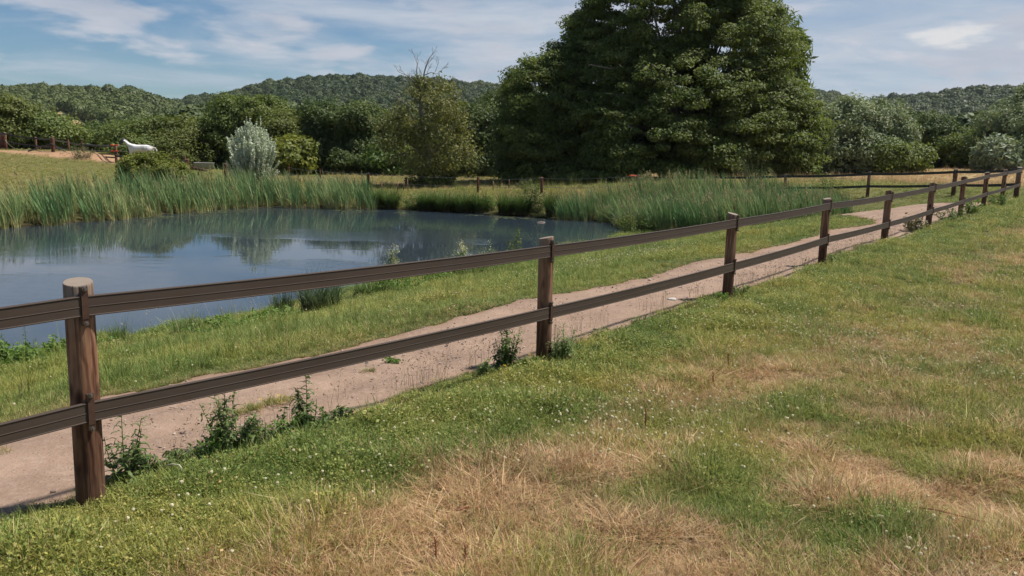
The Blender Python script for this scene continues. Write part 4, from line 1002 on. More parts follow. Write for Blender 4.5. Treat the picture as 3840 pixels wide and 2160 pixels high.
lush = np.clip(0.35 + 0.9 * vnoise(np.c_[x, y], 0.9, 3, 52), 0, 1) * np.exp(-np.clip(psd - 0.2, 0, 50) / 2.6) + np.clip(vnoise(np.c_[x, y], 1.3, 2, 55) - 0.30, 0, 0.5)
idx = np.where(r.random(n) < lush, r.integers(7, 10, n), r.integers(0, 4, n)); idx = np.where(r.random(n) < np.where(far_ > .3, 0.14, 0.05), r.integers(10, 12, n), idx)
edge_small = np.where(pmk > -0.25, 0.6, 1.0)
sc = r.uniform(0.42, 0.8, n) * (1 + 0.7 * lush + 0.35 * np.clip((rad - 9) / 20, 0, 1.6)) * edge_small * (1 + far_ * 0.35) * (1 + 0.55 * vnoise(np.c_[x, y], 1.7, 3, 54) * np.clip(-pmk / 0.5, 0.2, 1))
tone = np.clip(0.34 + 0.35 * vnoise(np.c_[x, y], 0.8, 3, 53) + r.normal(size=n) * 0.2, 0, 1)
scatter('verge_grass', np.c_[x, y, ground_z(x, y) - 0.006], rots(r, n), np.c_[sc, sc, sc * r.uniform(0.7, 1.15, n)], idx, {'dry': dr, 'tone': tone}, turf_c,
    'green grass verge sloping from the dirt path down to the pond')

# far meadow and left field grass
x, y, rad, r = polar_points(42000, 33, 100, half=0.70, seed=5)
psd = pond_sd(x, y); keep = (psd > 1.0) & (((x < -16) & (y > 33)) | (y > 44)); x, y, rad = x[keep], y[keep], rad[keep]; n = len(x)
gold = sstep(8, 16, x) * sstep(44, 52, y)
dr = np.clip(np.where(x < -16, 0.22, 0.5) + 0.3 * vnoise(np.c_[x, y], 0.2, 3, 60) + gold * 0.5, 0, 1)
bare = (x < -23) & (np.abs(y - 59.5 + 0.08 * (x + 33)) < 1.4 + 0.5 * vnoise(np.c_[x, y], 0.8, 2, 61))
k2 = ~bare | (r.random(n) < 0.10); x, y, dr = x[k2], y[k2], dr[k2]; n = len(x)
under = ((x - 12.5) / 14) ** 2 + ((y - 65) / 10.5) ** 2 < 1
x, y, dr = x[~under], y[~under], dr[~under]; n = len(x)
sc = r.uniform(1.0, 1.6, n) * np.where(x < -16, 0.9, 1.1)
idx = np.where(r.random(n) < 0.08, r.integers(10, 12, n), r.integers(0, 4, n)); idx = np.where((x < -16), r.integers(0, 4, n), idx)
scatter('meadow_grass', np.c_[x, y, ground_z(x, y) - 0.01], rots(r, n), np.c_[sc, sc, sc], idx, {'dry': dr, 'tone': r.uniform(0.2, 0.9, n)}, turf_c,
    'rough meadow grass of the fields beyond the pond')

# white clover heads
def clover_head(seed):
    r = np.random.default_rng(seed); D = unit(r.normal(size=(46, 3))); D[:, 2] = D[:, 2] * 0.8 + 0.15
    V, F = leaf_quads(D * 0.0085 + np.array([0, 0, 0.10]), unit(D), 0.0075, 1.5)
    v2, f2, _, _ = blades(1, 0.10, 0.0, 0.003, 0.05, 2, seed); f2 = f2 + len(V)
    return build_mesh('clover_head', np.concatenate([V, v2]), np.concatenate([F, f2]), {'v': np.concatenate([np.repeat(r.uniform(0.4, 1, 46), 4), np.zeros(len(v2))])})
clm = leaf_mat('clover_white', (0.62, 0.54, 0.32), (0.85, 0.78, 0.58), trans=0.2)
cl_c = proto_collection('clover_head', [clover_head(s) for s in range(2)], clm)
x, y, rad, r = polar_points(60000, 2.6, 34, seed=6)
s, t = xy2st(x, y); pmk = path_mask(s, t); nz = vnoise(np.c_[x, y], 0.65, 3, 70); nz2 = vnoise(np.c_[x, y], 2.4, 2, 71)
pr = np.clip((nz + 0.45 * nz2 - 0.28) * 0.85, 0, 0.5) * np.clip((rad - 3.0) / 2.0, 0.05, 1)
patch = 0.5 * np.exp(-(((x - 4.4) / 1.0) ** 2 + ((y - 7.0) / 1.1) ** 2)) + 0.5 * np.exp(-(((x - 2.6) / 1.2) ** 2 + ((y - 8.6) / 1.1) ** 2)) + 0.35 * np.exp(-(((x - 1.0) / 0.8) ** 2 + ((y - 5.4) / 0.7) ** 2)) + 0.4 * np.exp(-(((x - 7.5) / 2.0) ** 2 + ((y - 12) / 1.6) ** 2)) + 0.4 * np.exp(-(((x - 12.5) / 3.0) ** 2 + ((y - 19) / 2.5) ** 2))
vp = 0.6 * np.exp(-(((s - 12.5) / 1.6) ** 2 + ((t + 4.1) / 1.0) ** 2))
pr = np.where(t > 0.2, np.clip(pr * 0.25 + patch * 0.55, 0, 1), np.where(t < -2.0, vp + 0.01, 0.0))
keep = (r.random(len(x)) < pr) & (pmk < 0) & (pond_sd(x, y) > 1); x, y, rad = x[keep], y[keep], rad[keep]; n = len(x)
sc = r.uniform(0.6, 0.95, n) * (1 + np.clip((rad - 8) / 20, 0, 1) * 0.7)
scatter('white_clover', np.c_[x, y, ground_z(x, y)], rots(r, n, 0.2), np.c_[sc, sc, sc], r.integers(0, 2, n), {}, cl_c, 'small white clover heads dotted over the turf')

# loose stones on the path
def stone(seed):
    bm = bmesh.new(); bmesh.ops.create_icosphere(bm, subdivisions=2, radius=1.0); V = np.array([v.co[:] for v in bm.verts]); F = np.array([[v.index for v in f.verts] for f in bm.faces]); bm.free()
    V = V * (1 + 0.25 * vnoise(V, 1.3, 2, seed))[:, None] * np.array([1.2, 0.9, 0.5]); return build_mesh('stone', V, F, {'v': np.full(len(V), 0.5)})
def stone_mat():
    m, t = new_mat('stone'); k_ = t.n('ShaderNodeAttribute', attribute_name='tone', attribute_type='INSTANCER').outputs['Fac']
    col = t.mix(k_, rgb((0.20, 0.135, 0.105)), rgb((0.46, 0.37, 0.31))); p = t.n('ShaderNodeBsdfPrincipled', i_Base_Color=col, i_Roughness=0.85); finish(t, p.outputs[0]); return m
st_c = proto_collection('stone', [stone(s) for s in range(4)], stone_mat())
r = np.random.default_rng(9); n = 22000; s = -5 + 33 * r.random(n) ** 1.6; t = r.uniform(-2.1, -0.1, n); pmk = path_mask(s, t)
keep = (pmk > 0.03) & (vnoise(np.c_[s, t], 1.2, 2, 80) + r.normal(size=n) * 0.35 > 0.0); s, t = s[keep], t[keep]; n = len(s); x, y = st2xy(s, t)
sz = np.exp(r.normal(size=n) * 0.5) * 0.0045
scatter('path_gravel', np.c_[x, y, ground_z(x, y) + 0.014 - 0.018 * (np.exp(-((t + 0.75) / 0.16) ** 2) + np.exp(-((t + 1.35) / 0.16) ** 2)) - 0.006], rots(r, n, 0.2), np.c_[sz, sz, sz], r.integers(0, 4, n), {'tone': r.random(n)}, st_c, 'small loose stones lying on the dirt path')

# reeds
RM = grass_mat('reed_blade', (0.085, 0.160, 0.072), (0.260, 0.345, 0.150), (0.36, 0.32, 0.15), (0.55, 0.46, 0.26), base=(0.46, 0.42, 0.18), trans=0.25)
reedp = []
for s in range(6):
    sh_ = blades(9, 0.55, 0.18, 0.022, 0.7, 3, 220 + s, hvar=0.5); sh_ = (sh_[0], sh_[1], sh_[2], sh_[3] * 0 - 0.4)
    parts = [blades(10, 1.85, 0.15, 0.046, 0.20, 6, 200 + s, hvar=0.22, wind=(-0.16, 0.0)), blades(7, 1.35, 0.18, 0.040, 0.50, 5, 210 + s, hvar=0.3, wind=(-0.14, 0), gravity=0.3), sh_]
    reedp.append(gmesh('reed', parts))
r = np.random.default_rng(77)
for s in range(2):          # with cattail heads
    base = join([blades(10, 1.8, 0.13, 0.026, 0.18, 6, 230 + s, hvar=0.2, wind=(-0.16, 0))]); V, F, A, B = base
    for k in range(2):
        mbx = MB(); x0, y0 = r.uniform(-.08, .08, 2); hh = r.uniform(1.6, 1.95); mbx.tube([(x0, y0, 0), (x0 - 0.08, y0, hh * 0.8)], [0.006, 0.005], 4, False); mbx.tube([(x0 - 0.08, y0, hh * 0.8), (x0 - 0.10, y0, hh * 0.92)], [0.018, 0.018], 6, False); mbx.tube([(x0 - 0.10, y0, hh * 0.92), (x0 - 0.12, y0, hh)], [0.004, 0.002], 4, False)
        o_ = len(V); V = np.concatenate([V, np.array(mbx.v)]); F = np.concatenate([F, np.array(mbx.f) + o_]); A = np.concatenate([A, np.full(len(mbx.v), 2.0)]); B = np.concatenate([B, np.zeros(len(mbx.v))])
    reedp.append(build_mesh('reed', V, F, {'h': A, 'v': B}))
# flowering reed tops
for s in range(2):
    parts = [blades(10, 1.9, 0.13, 0.024, 0.15, 6, 240 + s, hvar=0.2, wind=(-0.16, 0))]
    V, F, A, B = join(parts); rr_ = np.random.default_rng(300 + s); P = []
    for k in range(4):
        c = np.array([rr_.uniform(-.15, .1) - 0.2, rr_.uniform(-.1, .1), rr_.uniform(1.75, 2.05)]); P.append(c + rr_.normal(size=(14, 3)) * np.array([0.02, 0.02, 0.07]))
    P = np.concatenate(P); v_, f_ = leaf_quads(P, unit(rr_.normal(size=P.shape)), 0.035, 2.0)
    F = np.concatenate([F, f_ + len(V)]); V = np.concatenate([V, v_]); A = np.concatenate([A, np.full(len(v_), 3.0)]); B = np.concatenate([B, np.zeros(len(v_))]); reedp.append(build_mesh('reed', V, F, {'h': A, 'v': B}))
# brown for heads (h 2), buff for plumes (h 3)
nt_ = NT.__new__(NT); nt_.t = RM.node_tree
prin = [q for q in RM.node_tree.nodes if q.type == 'BSDF_PRINCIPLED'][0]; src = prin.inputs['Base Color'].links[0].from_socket
hA = nt_.n('ShaderNodeAttribute', attribute_name='h').outputs['Fac']
c_ = nt_.mix(nt_.ramp(hA, (1.4, 1.6)), src, rgb((0.055, 0.030, 0.018))); c_ = nt_.mix(nt_.ramp(hA, (2.4, 2.6)), c_, rgb((0.36, 0.34, 0.18)))
nt_.put(prin.inputs['Base Color'], c_)
reed_c = proto_collection('reed', reedp, RM)
def reed_bed(name, label, poly_or_mask, n0, box, scale, seed, dryb=0.12, plume=0.10):
    r = np.random.default_rng(seed); x = r.uniform(box[0], box[1], n0); y = r.uniform(box[2], box[3], n0)
    k = poly_or_mask(x, y, r); x, y = x[k], y[k]; n = len(x)
    idx = np.where(r.random(n) < 0.10, r.integers(6, 8, n), r.integers(0, 6, n)); idx = np.where(r.random(n) < plume, r.integers(8, 10, n), idx)
    z = np.maximum(ground_z(x, y), ZW - 0.12)
    sc = scale(x, y) * r.uniform(0.78, 1.12, n) * (1 + 0.10 * vnoise(np.c_[x, y], 0.9, 2, seed))
    dr = np.clip(dryb + 0.18 * vnoise(np.c_[x, y], 0.5, 2, seed + 1) + r.normal(size=n) * 0.07, 0, 1)
    return scatter(name, np.c_[x, y, z - 0.05], np.c_[r.normal(size=n) * 0.05, r.normal(size=n) * 0.05, r.uniform(-0.5, 0.5, n)], np.c_[sc * 1.05, sc * 1.05, sc], idx, {'dry': dr, 'tone': np.clip(0.5 + 0.4 * vnoise(np.c_[x, y], 0.7, 2, seed + 2) + r.normal(size=n) * 0.15, 0, 1)}, reed_c, label)
def m_left(x, y, r):
    d = pond_sd(x, y); wid = np.interp(x, [-22, -16, -12, -8.4, -7.4], [3.4, 4.4, 3.6, 2.6, 0.8])
    return (d > -0.55 + 0.35 * vnoise(np.c_[x, y], 0.7, 2, 90)) & (d < wid) & (y > 20) & (x < -7.3) & (r.random(len(x)) < np.where(d > 2.2, 0.55, 1.0))
reed_bed('reed_bed', 'tall reed bed lining the left shore of the pond', m_left, 5200, (-30, -6, 22, 51), lambda x, y: np.interp(x, [-30, -22, -13, -7], [0.80, 0.75, 0.74, 0.82]), 91)
RB = np.array([(1.9, 40.9), (3.4, 40.2), (4.7, 39.4), (4.9, 37.0), (6.0, 34.6), (7.2, 33.0), (9.0, 31.2), (11.4, 31.0), (13.2, 32.6), (13.4, 36), (11.5, 39.5), (7, 42.6), (3, 43.2)])
def m_right(x, y, r):
    inside = np.zeros(len(x), bool)
    for a, b in zip(RB, np.roll(RB, -1, 0)):
        c = ((a[1] > y) != (b[1] > y)); inside ^= c & (x < (b[0] - a[0]) * (y - a[1]) / (b[1] - a[1] + 1e-12) + a[0])
    return inside
reed_bed('reed_bed', 'dense reed bed filling the right end of the pond before the cross fence', m_right, 3600, (1, 14, 30, 44), lambda x, y: np.interp(x, [2, 5, 9, 13.4], [0.56, 0.58, 0.74, 0.5]), 95, 0.14, 0.22)

# ------------------------------------------------------------------ single plants
def hit(px, py):
    """ground point under an overview pixel"""
    r_ = ray(px * K, py * K); Y = 2.5
    ys = np.concatenate([np.arange(2.5, 30, 0.05), np.arange(30, 100, 0.25)])
    Pn = r_[None] / r_[1] * ys[:, None]; zz = Pn[:, 2] + CAMZ
    g = ground_z(Pn[:, 0], Pn[:, 1]); k = np.argmax(zz <= g) if (zz <= g).any() else len(ys) - 1
    return Pn[k, 0], Pn[k, 1], g[k]
def thistle(label, px, py, h, width, stems, seed):
    """open prickly thistle: each stem carries long wavy lobed leaves that leave gaps between them"""
    x0, y0, z0 = hit(px, py); root = empty('thistle', (x0, y0, z0 - 0.01)); tag(root, label, 'thistle')
    r = np.random.default_rng(seed); mb = MB(); V, F, T = [], [], []
    def leaf(p, az_, L, tint):
        d = np.array([math.cos(az_), math.sin(az_), 0]); sd = np.array([-math.sin(az_), math.cos(az_), 0]); n = 6; o = len(V)
        up0 = r.uniform(0.25, 0.9); crl = r.uniform(0.5, 1.3); wv = r.uniform(0, 6.28)
        for i in range(n + 1):
            u_ = i / n; c = p + d * L * u_ * (1 - 0.2 * crl * u_ ** 2) + np.array([0, 0, L * (up0 * u_ - crl * 0.75 * u_ ** 2)]) + sd * L * 0.10 * math.sin(wv + u_ * 7)
            w2 = L * (0.17 if i % 2 else 0.075) * (1 - 0.75 * u_) + 0.0007
            tw = np.array([0, 0, 0.35 * math.sin(wv + 5 * u_)])
            V.extend([c - (sd + tw) * w2, c + (sd - tw) * w2]); T.extend([tint] * 2)
            if i < n: F.append((o + 2 * i, o + 2 * i + 1, o + 2 * i + 3, o + 2 * i + 2))
    for k in range(stems):
        a = r.uniform(0, 6.283); o_ = width * 0.5 * math.sqrt(r.random()) * (0 if k == 0 else 1); hh = h if k == 0 else h * r.uniform(0.35, 0.9)
        b0 = np.array([math.cos(a) * o_ * 0.3, math.sin(a) * o_ * 0.3, 0]); tip = np.array([math.cos(a) * o_, math.sin(a) * o_, hh]); mid = (b0 + tip) / 2 + r.normal(size=3) * np.array([1, 1, 0]) * 0.06 * h
        tt = np.linspace(0, 1, 8)[:, None]; cur = (1 - tt) ** 2 * b0 + 2 * tt * (1 - tt) * mid + tt ** 2 * tip
        mb.tube(list(cur), [0.0035 * (1 - 0.6 * q) for q in np.linspace(0, 1, 8)], 5, False)
        m = int(8 + 34 * hh / 0.45)
        for j in range(m):
            u_ = (j + r.random()) / m; p = (1 - u_) ** 2 * b0 + 2 * u_ * (1 - u_) * mid + u_ ** 2 * tip
            leaf(p, j * 2.4 + r.normal() * 0.4, (0.125 - 0.080 * u_) * r.uniform(0.7, 1.3) * (0.4 if r.random() < 0.15 else 1), float(np.clip(0.2 + 0.6 * u_ + r.normal() * 0.15, 0, 1)))
    link('foliage', build_mesh('foliage', np.array(V), np.array(F), {'v': np.array(T)}), LEAFM['thistle'], root)
    mb.build('stem', M['stem'], root)
def weed(name, label, cat, px, py, h, width, stems=5, key='weed', leaf=0.035, per=60, spiky=True, seed=0, top=None, topn=0, group=None, stem_bare=0.0, aspect=2.6, r_stem=0.004):
    """upright leafy weed rooted at an overview pixel"""
    x0, y0, z0 = hit(px, py); root = empty(name, (x0, y0, z0 - 0.01)); tag(root, label, cat, group)
    r = np.random.default_rng(seed); mb = MB(); Ps, Ns, Ts, Hd = [], [], [], []
    for k in range(stems):
        a = r.uniform(0, 6.283); o = width * 0.5 * math.sqrt(r.random()); hh = h * (1 - 0.45 * (o / (width * 0.5 + 1e-6)) ** 1.5) * r.uniform(0.8, 1.05) if k else h
        base = np.array([math.cos(a) * o * 0.35, math.sin(a) * o * 0.35, 0]); tip = np.array([math.cos(a) * o, math.sin(a) * o, hh])
        mid = (base + tip) / 2 + r.normal(size=3) * np.array([1, 1, 0]) * 0.05 * h
        tt = np.linspace(0, 1, 7)[:, None]; cur = (1 - tt) ** 2 * base + 2 * tt * (1 - tt) * mid + tt ** 2 * tip
        mb.tube(list(cur), [r_stem * (1 - 0.6 * q) for q in np.linspace(0, 1, 7)], 5, False)
        m = int(per * hh / h); u_ = stem_bare + (1 - stem_bare) * r.random(m) ** 0.9; p = (1 - u_)[:, None] ** 2 * base + (2 * u_ * (1 - u_))[:, None] * mid + (u_ ** 2)[:, None] * tip
        aa = r.uniform(0, 6.283, m); outl = leaf * r.uniform(0.5, 2.2 if spiky else 1.6, m) * (1.25 - 0.7 * u_); p = p + np.c_[np.cos(aa), np.sin(aa), r.uniform(-0.3, 0.5, m)] * outl[:, None]
        Ps.append(p); Ns.append(unit(np.c_[np.cos(aa) * 0.4, np.sin(aa) * 0.4, np.full(m, 0.7)] + r.normal(size=(m, 3)) * 0.45)); Ts.append(np.clip(0.25 + 0.5 * u_ + r.normal(size=m) * 0.2, 0, 1))
        if topn: Hd.append(tip + r.normal(size=(topn, 3)) * np.array([0.05, 0.05, 0.07]) * (h / 0.9))
    P, N, T = np.concatenate(Ps), np.concatenate(Ns), np.concatenate(Ts)
    V, F = leaf_quads(P, N, leaf * 0.62, aspect); link('foliage', build_mesh('foliage', V, F, {'v': np.repeat(T, 4)}), LEAFM[key], root)
    mb.build('stem', M['stem'], root)
    if topn:
        P = np.concatenate(Hd); V, F = leaf_quads(P, unit(r.normal(size=P.shape)), 0.024, 1.2); link('blossom', build_mesh('blossom', V, F, {'v': np.repeat(r.random(len(P)), 4)}), LEAFM[top], root)
    return root
thistle('dark spiky thistle just right of the knotty foreground post', 318, 1222, 0.44, 0.20, 8, 1)
thistle('broad bushy dark thistle between the two front posts, tallest there', 575, 1140, 0.42, 0.34, 16, 2)
thistle('thin thistle with one tall leafy stem poking above the lower rail', 772, 1080, 0.45, 0.14, 6, 3)
thistle('dark thistle touching the lower rail just left of the second post', 1268, 932, 0.44, 0.26, 12, 4)
thistle('short soft thistle at the right foot of the second post', 1415, 912, 0.34, 0.30, 13, 5)
weed('low_weed', 'low tangle of weeds right of the thin tall thistle', 'weed', 800, 1095, 0.16, 0.30, 14, seed=6, per=50, leaf=0.022)
weed('low_weed', 'small weed patch growing on the path in front of the second post', 'weed', 985, 912, 0.07, 0.16, 9, seed=7, per=26, leaf=0.02, key='nettle')
weed('dry_weed', 'brownish twiggy weed beside the sixth post', 'weed', 2300, 582, 0.42, 0.55, 22, seed=8, per=26, leaf=0.05, key='bramble')
weed('dock_weed', 'small green dock weed near the far corner of the long fence', 'weed', 2445, 540, 0.45, 0.6, 16, seed=9, per=40, leaf=0.05, key='nettle')
weed('dock_weed', 'grey-green weed behind the eighth fence post', 'weed', 2395, 560, 0.40, 0.8, 16, seed=10, per=36, leaf=0.045)
weed('dock_weed', 'pale weed clump left of the far corner post', 'weed', 2508, 520, 0.45, 0.6, 14, seed=55, per=36, leaf=0.05)
for k, (px, py, h, w_) in enumerate([(655, 1122, 0.15, 0.26), (715, 1105, 0.17, 0.24), (370, 1200, 0.16, 0.22), (460, 1170, 0.12, 0.26), (530, 1160, 0.15, 0.2), (850, 1065, 0.12, 0.24), (1225, 950, 0.15, 0.2), (1330, 930, 0.13, 0.2), (1480, 895, 0.14, 0.26), (1560, 870, 0.12, 0.26), (1810, 765, 0.14, 0.3), (1860, 750, 0.16, 0.3), (2095, 665, 0.16, 0.3)]):
    weed('low_weed', 'low tangled green weed patch at the foot of the long fence', 'weed', px, py, h, w_, 16, seed=90 + k, per=34, leaf=0.022, key=('thistle', 'nettle', 'weed')[k % 3], group='low weeds along the foot of the long fence')
# meadowsweet and nettles on the pond edge
weed('meadowsweet', 'cream flowered plant just left of the top rail middle, over nettles', 'flower plant', 985, 722, 0.95, 0.35, 6, seed=11, per=60, leaf=0.05, top='cream', topn=70, stem_bare=0.1)
weed('meadowsweet', 'widest cream flowered plant, its heads just above the top rail', 'flower plant', 1158, 690, 0.78, 0.55, 8, seed=12, per=40, leaf=0.05, top='cream', topn=70, stem_bare=0.1)
weed('meadowsweet', 'tall pale-topped plant beside the second post, over dark water', 'flower plant', 1292, 660, 1.05, 0.42, 6, seed=13, per=60, leaf=0.055, top='bramble', topn=30, stem_bare=0.1, key='mid')
weed('meadowsweet', 'thin plant with small cream heads between its two neighbours', 'flower plant', 1228, 670, 0.72, 0.3, 3, seed=14, per=26, leaf=0.04, top='cream', topn=12)
for k, (px, py, h, w_, sd, lb) in enumerate([(1005, 735, 0.42, 1.0, 15, 'bright nettle patch under the cream flowered plant'), (1098, 712, 0.36, 0.9, 16, 'bright nettle patch at the water beside the dark reflection'),
        (600, 835, 0.26, 1.5, 17, 'long low nettle patch on the bank below the top rail'), (165, 905, 0.32, 0.8, 18, 'dark nettle patch left of the knotty foreground post'), (18, 930, 0.42, 0.5, 19, 'nettle patch at the left picture edge'),
        (75, 935, 0.32, 0.5, 20, 'small nettle patch between the edge one and the dark one'), (700, 812, 0.25, 0.8, 56, 'short nettle patch left of the grey tussock'), (260, 885, 0.22, 0.9, 57, 'low nettle patch right behind the knotty post')]):
    weed('nettle_patch', lb, 'nettles', px, py, h, w_, 34, seed=sd, per=34, leaf=0.05, key='nettle', group='nettle patches on the near bank', aspect=1.9)
weed('dock_stalk', 'brown seeding dock stalk at the left edge of the pond', 'weed', 72, 905, 0.55, 0.08, 1, seed=21, per=70, leaf=0.02, key='weed', group='dock stalks by the pond')
weed('dock_stalk', 'shorter green stalk nearest the left picture edge', 'weed', 12, 905, 0.45, 0.10, 2, seed=22, per=50, leaf=0.025, key='weed', group='dock stalks by the pond')
weed('bramble_bush', 'pale flowering bramble bush at the right corner of the pond', 'bush', 1585, 585, 0.9, 1.7, 40, seed=23, per=50, leaf=0.07, key='mid', top='bramble', topn=26, aspect=1.6)
weed('bramble_bush', 'darker bramble mound right of the pale flowering one', 'bush', 1650, 580, 0.65, 1.6, 40, seed=24, per=50, leaf=0.07, key='weed', aspect=1.6)
weed('bank_bush', 'dark small bush on the far bank left of the right reeds', 'bush', 1345, 540, 1.5, 1.9, 46, seed=25, per=55, leaf=0.085, key='dark', aspect=1.6)
weed('bank_bush', 'round bright green bush low on the far bank', 'bush', 1232, 532, 0.9, 0.9, 34, seed=26, per=50, leaf=0.07, key='nettle', aspect=1.6)
weed('bank_bush', 'leafy dark bush hanging over the far bank near the left reeds', 'bush', 1040, 525, 0.85, 1.7, 44, seed=27, per=46, leaf=0.07, key='weed', aspect=1.6)
weed('field_shrub', 'pale flowered shrub by the wire fence post before the huge tree', 'bush', 1335, 487, 1.0, 1.6, 30, seed=28, per=40, leaf=0.075, key='mid', top='bramble', topn=20, aspect=1.6)
weed('field_shrub', 'dead twiggy heap behind the right reeds', 'bush', 1890, 470, 1.9, 2.6, 60, seed=29, per=4, leaf=0.05, key='bramble', aspect=2, r_stem=0.012)
weed('field_shrub', 'dark weed clump at the right end of the right reeds', 'bush', 2095, 497, 1.1, 1.5, 30, seed=30, per=44, leaf=0.06, key='mid', aspect=1.8)
weed('field_shrub', 'green shrub left of the horse paddock braces', 'bush', 205, 400, 1.0, 2.2, 30, seed=31, per=44, leaf=0.08, key='bramble', aspect=1.8)

TM = grass_mat('tussock_blade', (0.115, 0.150, 0.040), (0.230, 0.250, 0.075), (0.24, 0.165, 0.075), (0.36, 0.25, 0.12), base=(0.12, 0.07, 0.03))
TM2 = grass_mat('rush_blade', (0.085, 0.110, 0.050), (0.20, 0.20, 0.11), (0.26, 0.20, 0.12), (0.40, 0.32, 0.20), base=(0.10, 0.08, 0.04))
def tussock(label, px, py, h, w_, mat, seed, group, n=620, name='grass_tussock', wd=0.012, lean=0.75):
    x0, y0, z0 = hit(px, py) if not isinstance(px, tuple) else px
    V, F, A, B = blades(n, h, w_ * 0.22, wd, lean, 5, seed, 0.35, gravity=0.42)
    V = V * np.array([w_ / (2 * h) * 1.05, w_ / (2 * h) * 0.9, 1])
    o = link(name, build_mesh(name, V, F, {'h': A, 'v': B}), mat, None, (x0, y0, z0 - 0.03)); tag(o, label, 'grass tussock', group); return o
g1 = 'tussocks on the near bank'; g2 = 'tussocks along the far bank'
tussock('grey-green spiky tussock leaning over the near water', 805, 782, 0.66, 1.3, TM2, 1, g1, 520, wd=0.008)
tussock('small upright tussock left of the grey-green spiky one', 712, 800, 0.50, 0.8, TM2, 2, g1, 260, wd=0.008, lean=0.4)
tussock('soft rounded tussock between the spiky one and the nettles', 930, 745, 0.38, 1.0, TM, 3, g1, 380, wd=0.008)
tussock('wispy tussock right behind the knotty foreground post', 300, 862, 0.32, 0.6, TM, 4, g1, 240, wd=0.006, lean=0.5)
tussock('wispy thin tussock at the water below the top rail', 470, 845, 0.30, 0.7, TM, 5, g1, 240, wd=0.006, lean=0.5)
tussock('dull tussock on the bank near the flowered plants', 1190, 690, 0.40, 1.6, TM, 6, g1, 420, wd=0.008)
for k, (px, py, h, w_, lb) in enumerate([(950, 520, 1.0, 1.7, 'dull tussock touching the right end of the left reeds'), (985, 524, 1.0, 1.8, 'pale green tussock under the ivy'), (1075, 530, 1.0, 2.0, 'yellow-green arching tussock left of the dark bush gap'),
        (1120, 530, 1.0, 2.2, 'wide yellow tussock in the middle of the far bank'), (1170, 533, 1.05, 2.1, 'green tussock left of the bright round bush'), (1205, 533, 0.95, 1.6, 'small tussock tight against the bright round bush'),
        (1275, 538, 1.1, 2.0, 'brown-rooted tussock right of the bright round bush'), (1315, 541, 1.15, 1.9, 'reddish tussock left of the dark small bush'), (1385, 545, 1.3, 1.6, 'tall tussock at the left edge of the right reeds')]):
    o = tussock(lb, px, py, h, w_, TM, 10 + k, g2, 700, wd=0.020, lean=0.7)

# tall seeding stems along the near water edge
r = np.random.default_rng(15)
sx = []
for px, py in [(560, 830), (600, 822), (455, 850), (640, 815), (880, 760), (1050, 712), (350, 872), (680, 800), (1130, 690), (510, 842), (760, 790)]:
    sx.append(hit(px, py))
V, F, A, B = [], [], [], []; o_ = 0
for k, (x0, y0, z0) in enumerate(sx):
    v_, f_, a_, b_ = blades(9, 0.42, 0.22, 0.0035, 0.35, 4, 400 + k, 0.4); V.append(v_ + np.array([x0, y0, z0])); F.append(f_ + o_); A.append(a_); B.append(b_); o_ += len(v_)
    tp = v_[9::10] + np.array([x0, y0, z0]); P = np.repeat(tp, 7, 0) + r.normal(size=(len(tp) * 7, 3)) * np.array([0.006, 0.006, 0.02]); v2, f2 = leaf_quads(P, unit(r.normal(size=P.shape)), 0.009, 2.2)
    V.append(v2); F.append(f2 + o_); A.append(np.full(len(v2), 0.9)); B.append(np.zeros(len(v2))); o_ += len(v2)
DM = leaf_mat('seed_stem', (0.36, 0.30, 0.20), (0.55, 0.48, 0.36), trans=0.2)
sg_ = link('seeding_grass', build_mesh('seeding_grass', np.concatenate(V), np.concatenate(F), {'v': np.concatenate(B)}), DM); tag(sg_, 'thin pale seeding grass stems along the near water edge', kind='stuff')
# seeding grass at the near path edge
V, F, B = [], [], []; o_ = 0
for k in range(150):
    s0 = r.uniform(0.2, 18); t0 = float(np.interp(s0, [0, 2, 4, 7, 9, 12, 20], [-0.36, -0.33, -0.26, -0.30, -0.10, -0.06, -0.1])) + r.normal() * 0.05; x0, y0 = st2xy(s0, t0)
    v_, f_, a_, b_ = blades(5, 0.17, 0.06, 0.0022, 0.5, 3, 500 + k, 0.4); v_ = v_ + np.array([x0, y0, gz(x0, y0)]); V.append(v_); F.append(f_ + o_); B.append(b_); o_ += len(v_)
    tp = v_[7::8]; P = np.repeat(tp, 4, 0) + r.normal(size=(len(tp) * 4, 3)) * 0.006; v2, f2 = leaf_quads(P, unit(r.normal(size=P.shape)), 0.006, 2.0); V.append(v2); F.append(f2 + o_); B.append(np.zeros(len(v2))); o_ += len(v2)
sg2 = link('edge_grass', build_mesh('edge_grass', np.concatenate(V), np.concatenate(F), {'v': np.concatenate(B)}), leaf_mat('edge_stem', (0.17, 0.125, 0.07), (0.34, 0.26, 0.15), trans=0.2)); tag(sg2, 'thin brown grass stems fringing the near edge of the path', kind='stuff')
